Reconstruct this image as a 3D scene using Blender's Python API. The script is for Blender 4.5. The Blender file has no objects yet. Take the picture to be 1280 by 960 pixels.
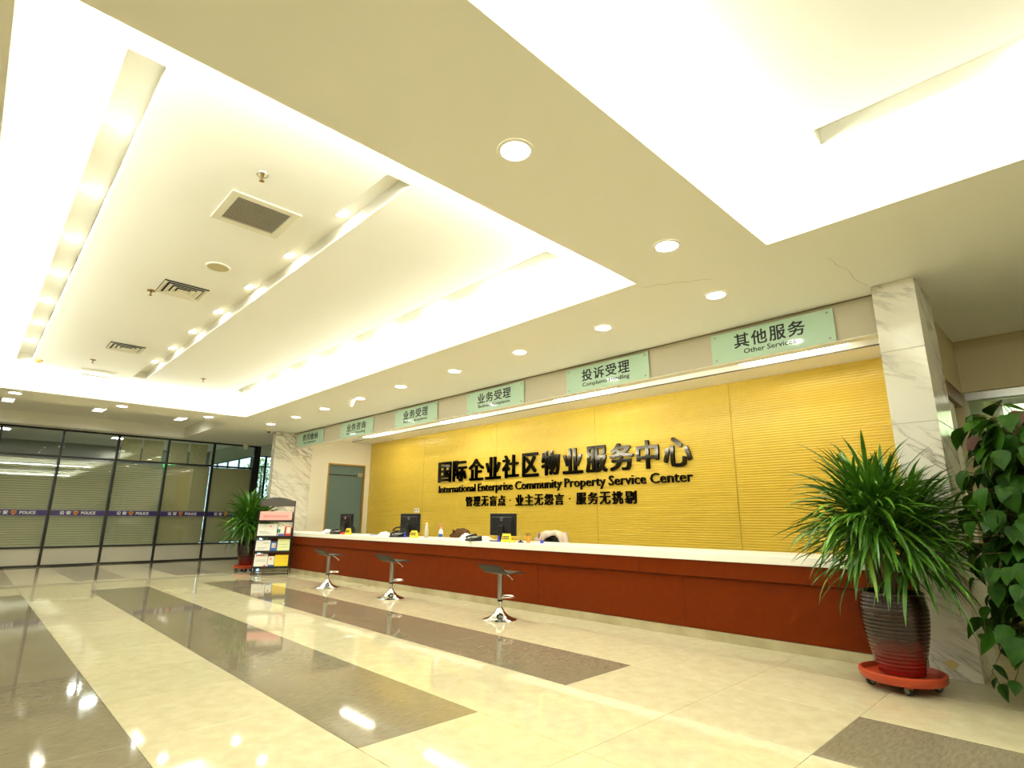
import bpy, math, random
from mathutils import Vector, Matrix
sc = bpy.context.scene
COL = sc.collection
R = math.radians
# ------------------------------------------------------------------ camera
cam_d = bpy.data.cameras.new('camera')
cam = bpy.data.objects.new('camera', cam_d); COL.objects.link(cam)
cam_d.sensor_width = 36.0
cam_d.lens = 694.46 / 1280 * 36.0
cam_d.clip_start = 0.05; cam_d.clip_end = 200
YAW, PIT, ROL = -0.80376, 0.236568, 0.00601895
_f = Vector((math.sin(YAW)*math.cos(PIT), math.cos(YAW)*math.cos(PIT), math.sin(PIT)))
_r = Vector((math.cos(YAW), -math.sin(YAW), 0)); _u = _r.cross(_f)
_r2 = _r*math.cos(ROL) + _u*math.sin(ROL); _u2 = -_r*math.sin(ROL) + _u*math.cos(ROL)
M = Matrix((_r2, _u2, -_f)).transposed().to_4x4(); M.translation = Vector((0, 0, 1.1))
cam.matrix_world = M
sc.camera = cam
# ------------------------------------------------------------------ world, exposure, light levels
w = bpy.data.worlds.new('world'); sc.world = w; w.use_nodes = True
w.node_tree.nodes['Background'].inputs[0].default_value = (0.55, 0.78, 1.0, 1)
w.node_tree.nodes['Background'].inputs[1].default_value = 2.6
vs = sc.view_settings
vs.view_transform = 'Standard'; vs.look = 'None'; vs.gamma = 1.0; vs.use_curve_mapping = False
vs.exposure = 0.64
WARM = (0.94, 0.975, 0.90)
COVE = 8.0        # W per metre of cove lamp
SLOT_E = 90.0      # strength of the little lamps in the ceiling slots
DOWN_E = 30.0      # strength of the round downlights
TROUGH_E = 15.0    # strength of the lamps over the counter

def area_light(name, loc, sx, sy, power, rot, color=WARM, spread=180):
    l = bpy.data.lights.new(name, 'AREA'); l.shape = 'RECTANGLE'; l.size = sx; l.size_y = sy
    l.energy = power; l.color = color; l.spread = R(spread)
    o = bpy.data.objects.new(name, l); COL.objects.link(o); o.location = loc; o.rotation_euler = rot
    return o

H = 3.04            # soffit height
Z2 = 3.34           # height of the recessed tray ceilings
LIP = 0.075
T1 = (-11.66, -2.43, -0.18, 3.80)
T2 = (-1.375, 5.2, -0.18, 3.89)
T3 = (-16.0, -12.67, -1.2, 3.79)
def cove_lights(t):
    x0, x1, y0, y1 = t; z = H + LIP + 0.035; g = 0.09
    lx, ly = x1-x0, y1-y0
    # rect area light: local -Z is the direction of emission
    for (cx, cy, ln, ang) in (((x0+x1)/2, y1+g, lx, 0), ((x0+x1)/2, y0-g, lx, 180), (x0-g, (y0+y1)/2, ly, 90), (x1+g, (y0+y1)/2, ly, -90)):
        o = area_light('cove_lamp', (cx, cy, z), ln*0.985, 0.05, COVE*ln, (0, 0, 0))
        # face up and 35 deg towards the tray
        o.rotation_euler = (Matrix.Rotation(R(ang), 3, 'Z') @ Matrix.Rotation(R(180-38), 3, 'X').to_3x3()).to_euler()
        # turn it inward if needed
        d = Vector((0, 0, -1)); d.rotate(o.rotation_euler)
        inward = Vector(((x0+x1)/2-cx, (y0+y1)/2-cy, 0))
        if d.dot(inward) < 0:
            o.rotation_euler = (Matrix.Rotation(R(ang), 3, 'Z') @ Matrix.Rotation(R(180+38), 3, 'X').to_3x3()).to_euler()
cove_lights(T1); cove_lights(T2)
# unseen area light added behind the fascia, washing the ceiling trough over the counter
area_light('fascia_fill', (-7.3, 5.68, 2.80), 8.6, 0.04, 46, (R(180-40), 0, 0))
def spot(loc, power, size=125, parent=None):
    l = bpy.data.lights.new('bulb', 'SPOT'); l.energy = power; l.color = WARM; l.spot_size = R(size); l.spot_blend = 0.9; l.shadow_soft_size = 0.06
    o = bpy.data.objects.new('bulb', l); COL.objects.link(o); o.location = loc
    if parent: o.parent = parent
    return o
# ------------------------------------------------------------------ helpers
def srgb(c):
    return tuple(((x/255)/12.92 if x/255 <= 0.04045 else ((x/255+0.055)/1.055)**2.4) for x in c[:3]) + (1,)
MATS = {}
def mat(name, col=(200, 200, 200), rough=0.5, metal=0.0, emit=None, es=0, spec=0.5, bump=None, vary=None, trans=0, coat=0):
    m = bpy.data.materials.new(name); m.use_nodes = True; nt = m.node_tree; b = nt.nodes['Principled BSDF']
    c = srgb(col)
    b.inputs['Base Color'].default_value = c; b.inputs['Roughness'].default_value = rough
    b.inputs['Metallic'].default_value = metal; b.inputs['Specular IOR Level'].default_value = spec
    b.inputs['Transmission Weight'].default_value = trans; b.inputs['Coat Weight'].default_value = coat
    if emit:
        b.inputs['Emission Color'].default_value = srgb(emit); b.inputs['Emission Strength'].default_value = es
    if vary:   # (scale, amount, second colour)
        tc = nt.nodes.new('ShaderNodeNewGeometry'); n = nt.nodes.new('ShaderNodeTexNoise'); n.inputs['Scale'].default_value = vary[0]
        n.inputs['Detail'].default_value = 5
        r = nt.nodes.new('ShaderNodeValToRGB'); r.color_ramp.elements[0].position = 0.5-vary[1]; r.color_ramp.elements[1].position = 0.5+vary[1]
        r.color_ramp.elements[0].color = c; r.color_ramp.elements[1].color = srgb(vary[2])
        nt.links.new(tc.outputs['Position'], n.inputs['Vector']); nt.links.new(n.outputs['Fac'], r.inputs['Fac']); nt.links.new(r.outputs['Color'], b.inputs['Base Color'])
    if bump:   # (scale, strength)
        tc = nt.nodes.new('ShaderNodeNewGeometry'); n = nt.nodes.new('ShaderNodeTexNoise'); n.inputs['Scale'].default_value = bump[0]
        bp = nt.nodes.new('ShaderNodeBump'); bp.inputs['Strength'].default_value = bump[1]; bp.inputs['Distance'].default_value = 0.01
        nt.links.new(tc.outputs['Position'], n.inputs['Vector']); nt.links.new(n.outputs['Fac'], bp.inputs['Height']); nt.links.new(bp.outputs['Normal'], b.inputs['Normal'])
    MATS[name] = m; return m

def marble(name):
    m = bpy.data.materials.new(name); m.use_nodes = True; nt = m.node_tree; b = nt.nodes['Principled BSDF']
    g = nt.nodes.new('ShaderNodeNewGeometry')
    def dot(v):
        q = nt.nodes.new('ShaderNodeVectorMath'); q.operation = 'DOT_PRODUCT'; q.inputs[1].default_value = v; nt.links.new(g.outputs['Position'], q.inputs[0]); return q.outputs['Value']
    mp = nt.nodes.new('ShaderNodeCombineXYZ'); nt.links.new(dot((1.7, 1.7, 2.7)), mp.inputs[0]); nt.links.new(dot((-0.55, -0.55, 0.4)), mp.inputs[1])
    n = nt.nodes.new('ShaderNodeTexNoise'); n.inputs['Scale'].default_value = 1.6; n.inputs['Detail'].default_value = 9; n.inputs['Roughness'].default_value = 0.6; n.inputs['Distortion'].default_value = 0.5
    mth = nt.nodes.new('ShaderNodeMath'); mth.operation = 'SUBTRACT'; mth.inputs[1].default_value = 0.5
    ab = nt.nodes.new('ShaderNodeMath'); ab.operation = 'ABSOLUTE'
    r = nt.nodes.new('ShaderNodeValToRGB'); e = r.color_ramp.elements
    e[0].position = 0.0; e[0].color = srgb((158, 150, 132)); e[1].position = 0.05; e[1].color = srgb((236, 231, 215))
    x = r.color_ramp.elements.new(0.018); x.color = srgb((212, 206, 190))
    n2 = nt.nodes.new('ShaderNodeTexNoise'); n2.inputs['Scale'].default_value = 1.1; n2.inputs['Detail'].default_value = 3
    mx = nt.nodes.new('ShaderNodeMix'); mx.data_type = 'RGBA'; mx.inputs['B'].default_value = srgb((238, 233, 219))
    r2 = nt.nodes.new('ShaderNodeValToRGB'); r2.color_ramp.elements[0].position = 0.42; r2.color_ramp.elements[1].position = 0.62
    L = nt.links.new
    L(mp.outputs[0], n.inputs['Vector']); L(n.outputs['Fac'], mth.inputs[0]); L(mth.outputs[0], ab.inputs[0])
    L(ab.outputs[0], r.inputs['Fac']); L(g.outputs['Position'], n2.inputs['Vector']); L(n2.outputs['Fac'], r2.inputs['Fac']); L(r2.outputs['Color'], mx.inputs['Factor'])
    L(r.outputs['Color'], mx.inputs['A']); L(mx.outputs['Result'], b.inputs['Base Color'])
    b.inputs['Roughness'].default_value = 0.12
    return m

def tile_mat(name, c1, c2, scale, rough, speck=None):
    m = bpy.data.materials.new(name); m.use_nodes = True; nt = m.node_tree; b = nt.nodes['Principled BSDF']; L = nt.links.new
    g = nt.nodes.new('ShaderNodeNewGeometry')
    mp = nt.nodes.new('ShaderNodeMapping'); mp.inputs['Scale'].default_value = (1, 1, 1); mp.inputs['Rotation'].default_value = (0, 0, 0.6)
    n = nt.nodes.new('ShaderNodeTexNoise'); n.inputs['Scale'].default_value = scale; n.inputs['Detail'].default_value = 8; n.inputs['Roughness'].default_value = 0.65
    r = nt.nodes.new('ShaderNodeValToRGB'); r.color_ramp.elements[0].position = 0.35; r.color_ramp.elements[1].position = 0.68
    r.color_ramp.elements[0].color = srgb(c1); r.color_ramp.elements[1].color = srgb(c2)
    if speck:
        mp.inputs['Scale'].default_value = (3.0, 0.6, 1)
        e = r.color_ramp.elements.new(0.72); e.color = srgb(speck); e2 = r.color_ramp.elements.new(0.655); e2.color = srgb(c2)
    oi = nt.nodes.new('ShaderNodeObjectInfo')
    hv = nt.nodes.new('ShaderNodeHueSaturation'); mr = nt.nodes.new('ShaderNodeMapRange'); mr.inputs['To Min'].default_value = 0.965; mr.inputs['To Max'].default_value = 1.03
    L(oi.outputs['Random'], mr.inputs['Value']); L(mr.outputs[0], hv.inputs['Value'])
    L(g.outputs['Position'], mp.inputs['Vector']); L(mp.outputs[0], n.inputs['Vector']); L(n.outputs['Fac'], r.inputs['Fac']); L(r.outputs['Color'], hv.inputs['Color']); L(hv.outputs['Color'], b.inputs['Base Color'])
    b.inputs['Roughness'].default_value = rough; b.inputs['IOR'].default_value = 1.52
    n2 = nt.nodes.new('ShaderNodeTexNoise'); n2.inputs['Scale'].default_value = 1.7; n2.inputs['Detail'].default_value = 1
    bp = nt.nodes.new('ShaderNodeBump'); bp.inputs['Strength'].default_value = 0.06; bp.inputs['Distance'].default_value = 0.01
    L(g.outputs['Position'], n2.inputs['Vector']); L(n2.outputs['Fac'], bp.inputs['Height']); L(bp.outputs['Normal'], b.inputs['Normal'])
    return m

def thin_glass(name, tint=(246, 250, 246), rough=0.0, refl=1.0):
    m = bpy.data.materials.new(name); m.use_nodes = True; nt = m.node_tree; nt.nodes.remove(nt.nodes['Principled BSDF'])
    out = nt.nodes['Material Output']; t = nt.nodes.new('ShaderNodeBsdfTransparent'); t.inputs[0].default_value = srgb(tint)
    gl = nt.nodes.new('ShaderNodeBsdfGlossy'); gl.inputs['Roughness'].default_value = rough; gl.inputs['Color'].default_value = (refl, refl, refl, 1)
    fr = nt.nodes.new('ShaderNodeFresnel'); fr.inputs['IOR'].default_value = 1.5; mx = nt.nodes.new('ShaderNodeMixShader')
    gm = nt.nodes.new('ShaderNodeNewGeometry'); mi = nt.nodes.new('ShaderNodeMapRange'); mi.inputs['To Min'].default_value = 1.5; mi.inputs['To Max'].default_value = 1/1.5
    nt.links.new(gm.outputs['Backfacing'], mi.inputs['Value']); nt.links.new(mi.outputs[0], fr.inputs['IOR'])
    L = nt.links.new; L(fr.outputs[0], mx.inputs[0]); L(t.outputs[0], mx.inputs[1]); L(gl.outputs[0], mx.inputs[2]); L(mx.outputs[0], out.inputs['Surface'])
    return m

class MB:
    def __init__(s): s.v = []; s.f = []; s.m = []
    def face(s, pts, m=0):
        i = len(s.v); s.v += [tuple(p) for p in pts]; s.f.append(tuple(range(i, i+len(pts)))); s.m.append(m); return s
    def box(s, x0, x1, y0, y1, z0, z1, m=0, rz=0, c=None):
        i = len(s.v); P = [(x, y, z) for z in (z0, z1) for y in (y0, y1) for x in (x0, x1)]
        if rz:
            c = c or ((x0+x1)/2, (y0+y1)/2); ca, sa = math.cos(rz), math.sin(rz)
            P = [(c[0]+(x-c[0])*ca-(y-c[1])*sa, c[1]+(x-c[0])*sa+(y-c[1])*ca, z) for x, y, z in P]
        s.v += P
        for q in ((0, 2, 3, 1), (4, 5, 7, 6), (0, 1, 5, 4), (2, 6, 7, 3), (0, 4, 6, 2), (1, 3, 7, 5)):
            s.f.append(tuple(i+k for k in q)); s.m.append(m)
        return s
    def obox(s, M, sx, sy, sz, m=0):
        i = len(s.v)
        s.v += [tuple(M @ Vector((x*sx/2, y*sy/2, z*sz/2))) for z in (-1, 1) for y in (-1, 1) for x in (-1, 1)]
        for q in ((0, 2, 3, 1), (4, 5, 7, 6), (0, 1, 5, 4), (2, 6, 7, 3), (0, 4, 6, 2), (1, 3, 7, 5)):
            s.f.append(tuple(i+k for k in q)); s.m.append(m)
        return s
    def lathe(s, prof, n=24, c=(0, 0, 0), m=0, cap=True, sx=1, sy=1, M=None):
        i = len(s.v)
        for r, z in prof:
            for k in range(n):
                a = 2*math.pi*k/n; p = Vector((r*math.cos(a)*sx, r*math.sin(a)*sy, z))
                if M is not None: p = M @ p
                s.v.append((c[0]+p.x, c[1]+p.y, c[2]+p.z))
        for j in range(len(prof)-1):
            for k in range(n):
                a = i+j*n+k; b = i+j*n+(k+1) % n
                s.f.append((a, b, b+n, a+n)); s.m.append(m)
        if cap:
            s.f.append(tuple(i+k for k in reversed(range(n)))); s.m.append(m)
            j = len(prof)-1; s.f.append(tuple(i+j*n+k for k in range(n))); s.m.append(m)
        return s
    def tube(s, pts, r, n=8, m=0):
        pts = [Vector(p) for p in pts]; i = len(s.v); up = Vector((0, 0, 1)); rr = r if isinstance(r, (list, tuple)) else [r]*len(pts)
        for j, p in enumerate(pts):
            t = (pts[min(j+1, len(pts)-1)] - pts[max(j-1, 0)]).normalized()
            a = t.cross(up if abs(t.z) < 0.95 else Vector((1, 0, 0))).normalized(); b = t.cross(a)
            for k in range(n):
                an = 2*math.pi*k/n; q = p + (a*math.cos(an)+b*math.sin(an))*rr[j]; s.v.append(tuple(q))
        for j in range(len(pts)-1):
            for k in range(n):
                a = i+j*n+k; b = i+j*n+(k+1) % n; s.f.append((a, a+n, b+n, b)); s.m.append(m)
        s.f.append(tuple(i+k for k in range(n))); s.m.append(m)
        s.f.append(tuple(i+(len(pts)-1)*n+k for k in reversed(range(n)))); s.m.append(m)
        return s
    def sheet(s, prof, x0, x1, t=0.01, m=0):
        """profile of (y,z) points extruded along x with thickness t"""
        i = len(s.v); n = len(prof)
        for x in (x0, x1):
            for y, z in prof: s.v.append((x, y, z))
            for y, z in prof: s.v.append((x, y, z-t))
        A, B = i, i+2*n
        for k in range(n-1):
            for q in ((A+k, B+k, B+k+1, A+k+1), (A+n+k, A+n+k+1, B+n+k+1, B+n+k), (A+k, A+k+1, A+n+k+1, A+n+k), (B+k, B+n+k, B+n+k+1, B+k+1)):
                s.f.append(q); s.m.append(m)
        s.f.append((A, A+n, B+n, B)); s.m.append(m); s.f.append((A+n-1, B+n-1, B+2*n-1, A+2*n-1)); s.m.append(m)
        return s
    def mesh(s, name, mats, smooth=False):
        me = bpy.data.meshes.new(name); me.from_pydata(s.v, [], s.f)
        for m in (mats if isinstance(mats, (list, tuple)) else [mats]): me.materials.append(m)
        if any(s.m): me.polygons.foreach_set('material_index', s.m)
        if smooth: me.polygons.foreach_set('use_smooth', [True]*len(me.polygons))
        me.update(); return me
    def build(s, name, mats, parent=None, loc=(0, 0, 0), rz=0, smooth=False, bevel=0):
        o = link(name, s.mesh(name, mats, smooth), parent, loc, rz)
        if bevel:
            b = o.modifiers.new('bevel', 'BEVEL'); b.width = bevel; b.segments = 2; b.limit_method = 'ANGLE'
        if smooth and bevel == 0:
            try: o.data.set_sharp_from_angle(angle=R(40))
            except Exception: pass
        return o
def link(name, data, parent=None, loc=(0, 0, 0), rz=0):
    o = bpy.data.objects.new(name, data); COL.objects.link(o)
    if parent: o.parent = parent
    o.location = loc
    if rz: o.rotation_euler = (0, 0, rz)
    return o
def tag(o, label=None, cat=None, group=None, kind=None):
    if label: o['label'] = label
    if cat: o['category'] = cat
    if group: o['group'] = group
    if kind: o['kind'] = kind
    return o
def thing(name, loc, label, cat, group=None, rz=0):
    return tag(link(name, None, None, loc, rz), label, cat, group)
def struct(name, loc=(0, 0, 0)):
    return tag(link(name, None, None, loc), kind='structure')
def dup(root, loc=None, rz=None, label=None, group=None):
    r = root.copy(); COL.objects.link(r)
    if loc is not None: r.location = loc
    if rz is not None: r.rotation_euler = (0, 0, rz)
    if label: r['label'] = label
    if group: r['group'] = group
    for ch in list(root.children):
        c = ch.copy(); COL.objects.link(c); c.parent = r
        for g in ch.children:
            d = g.copy(); COL.objects.link(d); d.parent = c
    return r
ORD = ['first', 'second', 'third', 'fourth', 'fifth', 'sixth', 'seventh', 'eighth', 'ninth', 'tenth', 'eleventh', 'twelfth']

# ------------------------------------------------------------------ materials
white = mat('white_paint', (243, 241, 230), 0.75, bump=(60, 0.02))
cream = mat('cream_wall_paint', (236, 230, 210), 0.6, bump=(40, 0.02))
grey_paint = mat('grey_beige_paint', (205, 196, 172), 0.7)
yellow = mat('yellow_ribbed_board', (226, 194, 76), 0.24, vary=(6, 0.2, (230, 199, 82)))
wood = mat('red_brown_veneer', (100, 34, 0), 0.42, spec=0.12, vary=(14, 0.3, (112, 41, 0)), bump=(120, 0.05))
wood_d = mat('dark_gap_brown', (60, 26, 10), 0.5)
stone_kick = mat('beige_kick_stone', (156, 144, 106), 0.25, vary=(3, 0.2, (186, 174, 138)))
worktop_m = mat('white_solid_worktop', (240, 236, 222), 0.3)
chrome = mat('chrome', (225, 225, 225), 0.08, 1.0)
steel = mat('brushed_steel', (180, 180, 175), 0.3, 1.0)
black_pl = mat('black_plastic', (22, 22, 22), 0.35)
black_gloss = mat('black_mirror_letter', (64, 60, 54), 0.07, 1.0, bump=(7, 0.05))
black_flat = mat('black_print', (14, 15, 14), 0.4)
dark_metal = mat('dark_bronze_metal', (42, 38, 32), 0.4, 0.3)
grey_metal = mat('dark_grey_enamel', (74, 68, 60), 0.45)
seat_m = mat('dark_grey_seat', (46, 46, 38), 0.6, spec=0.25)
mint = mat('mint_glass_sign', (196, 226, 202), 0.08, spec=0.6)
lamp_m = mat('lamp_diffuser', (255, 255, 255), 0.5, emit=(255, 250, 240), es=DOWN_E)
slot_lamp_m = mat('slot_lamp', (255, 255, 255), 0.5, emit=(255, 248, 232), es=SLOT_E)
trough_m = mat('fluorescent_diffuser', (255, 255, 255), 0.5, emit=(255, 246, 225), es=TROUGH_E)
office_fill_m = mat('office_fill_light', (255, 255, 255), 0.5, emit=(240, 248, 255), es=55)
tile_l = tile_mat('polished_cream_tile', (184, 172, 136), (196, 186, 151), 9, 0.045)
tile_d = tile_mat('polished_grey_tile', (114, 104, 82), (132, 122, 98), 22, 0.05, speck=(172, 162, 134))
grout = mat('grout', (150, 134, 98), 0.7)
marble_m = marble('white_veined_marble')
glass = thin_glass('clear_glass')
glass_green = thin_glass('greenish_glass', (228, 240, 222))
blind_m = mat('blind_slat', (214, 206, 170), 0.45)
def _translucent(m, k):
    nt = m.node_tree; b = nt.nodes['Principled BSDF']; t = nt.nodes.new('ShaderNodeBsdfTranslucent'); t.inputs[0].default_value = srgb((235, 228, 200)); x = nt.nodes.new('ShaderNodeMixShader'); x.inputs[0].default_value = k
    nt.links.new(b.outputs[0], x.inputs[1]); nt.links.new(t.outputs[0], x.inputs[2]); nt.links.new(x.outputs[0], nt.nodes['Material Output'].inputs['Surface'])
_translucent(blind_m, 0.35)
panel_w = mat('partition_lower_panel', (212, 206, 186), 0.5)
purple = mat('purple_safety_band', (52, 34, 104), 0.3)
purple_l = mat('pale_band_edge', (126, 116, 140), 0.3)
white_print = mat('white_print', (248, 248, 248), 0.5)
red_m = mat('emblem_red', (190, 40, 30), 0.4); gold_m = mat('emblem_gold', (222, 170, 60), 0.35)
door_grey = mat('teal_grey_door', (98, 122, 122), 0.35)
door_frame_m = mat('brass_door_frame', (190, 150, 70), 0.35, 0.4)
leaf_m = mat('long_leaf_green', (38, 86, 12), 0.4, vary=(9, 0.25, (86, 134, 26)))
leaf_y = mat('long_leaf_yellow_green', (120, 158, 44), 0.4)
pothos_m = mat('heart_leaf_green', (26, 60, 4), 0.5, spec=0.2, vary=(14, 0.2, (48, 88, 8)))
pothos_y = mat('heart_leaf_pale', (72, 104, 18), 0.36)
pothos_b = mat('withered_leaf_brown', (70, 34, 12), 0.6)
stem_m = mat('plant_stem', (88, 80, 40), 0.6)
soil_m = mat('soil', (58, 40, 26), 0.95, bump=(50, 0.6))
orange_pl = mat('red_orange_plastic', (176, 62, 26), 0.4)
rubber = mat('black_rubber', (26, 26, 26), 0.6); hub_m = mat('grey_hub', (140, 150, 130), 0.5)

def pot_glaze():
    m = bpy.data.materials.new('brown_red_glaze'); m.use_nodes = True; nt = m.node_tree; b = nt.nodes['Principled BSDF']; L = nt.links.new
    tc = nt.nodes.new('ShaderNodeTexCoord'); sp = nt.nodes.new('ShaderNodeSeparateXYZ'); n = nt.nodes.new('ShaderNodeTexNoise'); n.inputs['Scale'].default_value = 9
    ad = nt.nodes.new('ShaderNodeMath'); ad.operation = 'MULTIPLY_ADD'; ad.inputs[1].default_value = 0.12
    r = nt.nodes.new('ShaderNodeValToRGB'); e = r.color_ramp.elements
    e[0].position = 0.18; e[0].color = srgb((126, 10, 3)); e[1].position = 0.40; e[1].color = srgb((38, 18, 11))
    L(tc.outputs['Object'], sp.inputs[0]); L(tc.outputs['Object'], n.inputs['Vector']); L(n.outputs['Fac'], ad.inputs[0]); L(sp.outputs['Z'], ad.inputs[2]); L(ad.outputs[0], r.inputs['Fac']); L(r.outputs['Color'], b.inputs['Base Color'])
    b.inputs['Roughness'].default_value = 0.16; b.inputs['Coat Weight'].default_value = 0.15
    return m
glaze = pot_glaze()

# ------------------------------------------------------------------ text
def text_mesh(body, height_mode, size=1.0, extrude=0.0, offset=0.0, res=3):
    c = bpy.data.curves.new('lettering', 'FONT'); c.body = body; c.size = size; c.extrude = extrude; c.offset = offset; c.resolution_u = res
    o = bpy.data.objects.new('lettering', c); COL.objects.link(o); bpy.context.view_layer.update()
    me = bpy.data.meshes.new_from_object(o.evaluated_get(bpy.context.evaluated_depsgraph_get()))
    bpy.data.objects.remove(o); bpy.data.curves.remove(c)
    return me
def bounds(me):
    xs = [v.co.x for v in me.vertices]; ys = [v.co.y for v in me.vertices]
    return min(xs), max(xs), min(ys), max(ys)
_tc = {}
def put_text(body, x0, x1, z0, z1, place, material, parent, name='lettering', depth=0.01, offset=0.0):
    """fit the text into the rectangle; place(u, v, d) maps to parent space (d = towards the viewer)"""
    if body not in _tc:
        q = text_mesh(body, None, 1.0, 0.5, 0.0, 2)
        _tc[body] = ([tuple(v.co) for v in q.vertices], [tuple(p.vertices) for p in q.polygons], bounds(q)); bpy.data.meshes.remove(q)
    V, F, (a, b, c, d) = _tc[body]; o = offset
    mb = MB()
    for ci, (sx_, sy_) in enumerate(((-o, -o*.7), (o, -o*.7), (o, o*.7), (-o, o*.7)) if o > 0 else ((0, 0),)):
        dk = 1 + 0.03*ci
        i = len(mb.v)
        for x, y, z in V:
            u = x0 + (x+sx_-a+o)/(b-a+2*o)*(x1-x0); w_ = z0 + (y+sy_-c+o*.7)/(d-c+1.4*o)*(z1-z0)
            mb.v.append(tuple(place(u, w_, depth*dk*(z+0.5))))
        mb.f += [tuple(i+k for k in f) for f in F]
    me = bpy.data.meshes.new(name); me.from_pydata(mb.v, [], mb.f); me.materials.append(material)
    me.update()
    return link(name, me, parent)
def adv(body):
    me = text_mesh(body, None); a, b, c, d = bounds(me); bpy.data.meshes.remove(me); return b
def cjk_row(chars, x0, x1, z0, z1, place, material, parent, depth, offset, gap=0.12, name='character'):
    n = len(chars); p = (x1-x0)/(n-gap)
    for i, ch in enumerate(chars):
        if ch == '·':
            u = x0+p*(i+(1-gap)/2); r = (z1-z0)*0.07; zc = (z0+z1)/2
            mb = MB(); P = [(u-r, zc-r), (u+r, zc-r), (u+r, zc+r), (u-r, zc+r)]
            mb.face([place(a, b, depth) for a, b in P]); mb.build('separator_dot', material, parent); continue
        f = 0.9 if ch in '国区中' else 1.0
        put_text(ch, x0+p*i+(1-f)*p*0.4, x0+p*(i+1-gap)-(1-f)*p*0.4, z0, z1, place, material, parent, name, depth, offset)
def word_row(line, x0, x1, z0, z1, place, material, parent, depth, offset, name='word'):
    _m = text_mesh('E', None); _e = bounds(_m); bpy.data.meshes.remove(_m); cap = _e[3]-_e[2]
    words = line.split(' '); full = adv(line); a0 = 0.0
    for i, wd in enumerate(words):
        end = adv(' '.join(words[:i+1])); wl = adv(wd)
        s = (end-wl)/full; e = end/full
        # keep descenders: use the height of the glyphs of this word against a reference
        key = ('ref', wd)
        me = text_mesh(wd, None); a, b, c, d = bounds(me); bpy.data.meshes.remove(me)
        k = (z1-z0)/cap
        put_text(wd, x0+(x1-x0)*s, x0+(x1-x0)*e, z0+c*k, z0+d*k, place, material, parent, name, depth, offset)

# ================================================================== STRUCTURE
YW = 7.5          # yellow back wall
XL = -13.1        # left side wall of the counter recess
XC0, XC1, YC0, YC1 = -1.06, -0.757, 5.276, 5.94   # marble column on the right
# ---- floor
floor = struct('floor')
MB().box(-33.2, 7, -7, 14, -0.06, -0.012).build('floor_screed', grout, floor)
xl = [-2.72 - 0.81*k for k in range(0, 29)]; xr = [-2.72 + 0.7775*k for k in range(1, 6)]
XS = sorted(xl + xr); YS = [-0.745 + 0.7775*k for k in range(0, 18)]   # ... 0.81, 1.5875, 2.365, 3.1425, 3.92 ...
G = 0.0011
def tile_mesh(wx, wy, m):
    mb = MB(); b = 0.0012
    mb.v = [(x, y, z) for (x0, x1, y0, y1, z) in ((-wx/2+G, wx/2-G, -wy/2+G, wy/2-G, -0.012), (-wx/2+G, wx/2-G, -wy/2+G, wy/2-G, -b), (-wx/2+G+b, wx/2-G-b, -wy/2+G+b, wy/2-G-b, 0)) for (x, y) in ((x0, y0), (x1, y0), (x1, y1), (x0, y1))]
    mb.f = [(8, 9, 10, 11)] + [(4*l+k, 4*l+(k+1) % 4, 4*l+4+(k+1) % 4, 4*l+4+k) for l in range(2) for k in range(4)]; mb.m = [0]*len(mb.f)
    return mb.mesh('floor_tile', m)
_tm = {}
def is_dark(xc, yc):
    r = round((yc - 1.97625)/0.7775)
    if r % 2 or yc > 4.5: return False
    return xc > -1.2 or (-10.8 < xc < -2.72) or xc < -12.5
far = MB(); fard = MB()
n_tiles = 0
for i in range(len(XS)-1):
    for j in range(len(YS)-1):
        x0, x1, y0, y1 = XS[i], XS[i+1], YS[j], YS[j+1]; xc, yc = (x0+x1)/2, (y0+y1)/2
        dk = is_dark(xc, yc)
        near = (xc > -16.6 and xc < 1.0 and -0.1 < yc < 5.4) or (-1.3 < xc < 1.0 and yc < 9)
        # tiles under the counter and behind the column of wall are not seen
        if near and not (yc > 5.3 and xc < -1.3):
            key = (round(x1-x0, 4), dk)
            if key not in _tm: _tm[key] = tile_mesh(x1-x0, y1-y0, tile_d if dk else tile_l)
            link('floor_tile', _tm[key], floor, (xc, yc, 0)); n_tiles += 1
        else:
            (fard if dk else far).box(x0+G, x1-G, y0+G, y1-G, -0.012, 0)
tag(far.build('distant_cream_tiles', tile_l, floor), kind='stuff'); tag(fard.build('distant_grey_tiles', tile_d, floor), kind='stuff')
mb = MB()
mb.box(XS[-1]+G, 7, -7, 14, -0.012, 0); mb.box(-33.2, XS[0]-G, -7, 14, -0.012, 0); mb.box(XS[0], XS[-1], -7, YS[0]-G, -0.012, 0); mb.box(XS[0], XS[-1], YS[-1]+G, 14, -0.012, 0)
mb.build('floor_border', tile_l, floor)

# ---- ceiling
ceil_o = struct('ceiling')
def plane_holes(mb, x0, x1, y0, y1, z, holes, m=0, th=0.0):
    xs = sorted({x0, x1} | {v for h in holes for v in h[:2] if x0 < v < x1}); ys = sorted({y0, y1} | {v for h in holes for v in h[2:] if y0 < v < y1})
    for a, b in zip(xs, xs[1:]):
        for c, d in zip(ys, ys[1:]):
            if any(h[0] <= (a+b)/2 <= h[1] and h[2] <= (c+d)/2 <= h[3] for h in holes): continue
            mb.face([(a, c, z), (a, d, z), (b, d, z), (b, c, z)], m)
mb = MB()
plane_holes(mb, -16.36, 6.0, -6.0, 5.75, H, [T1, T2, T3])
mb.build('soffit', white, ceil_o)
mb = MB(); plane_holes(mb, -0.85, 6.0, 5.75, 13, H, []); mb.build('soffit_passage', white, ceil_o)
SLY = (0.21, 0.39, 1.68, 1.87, 3.25, 3.43)
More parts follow.
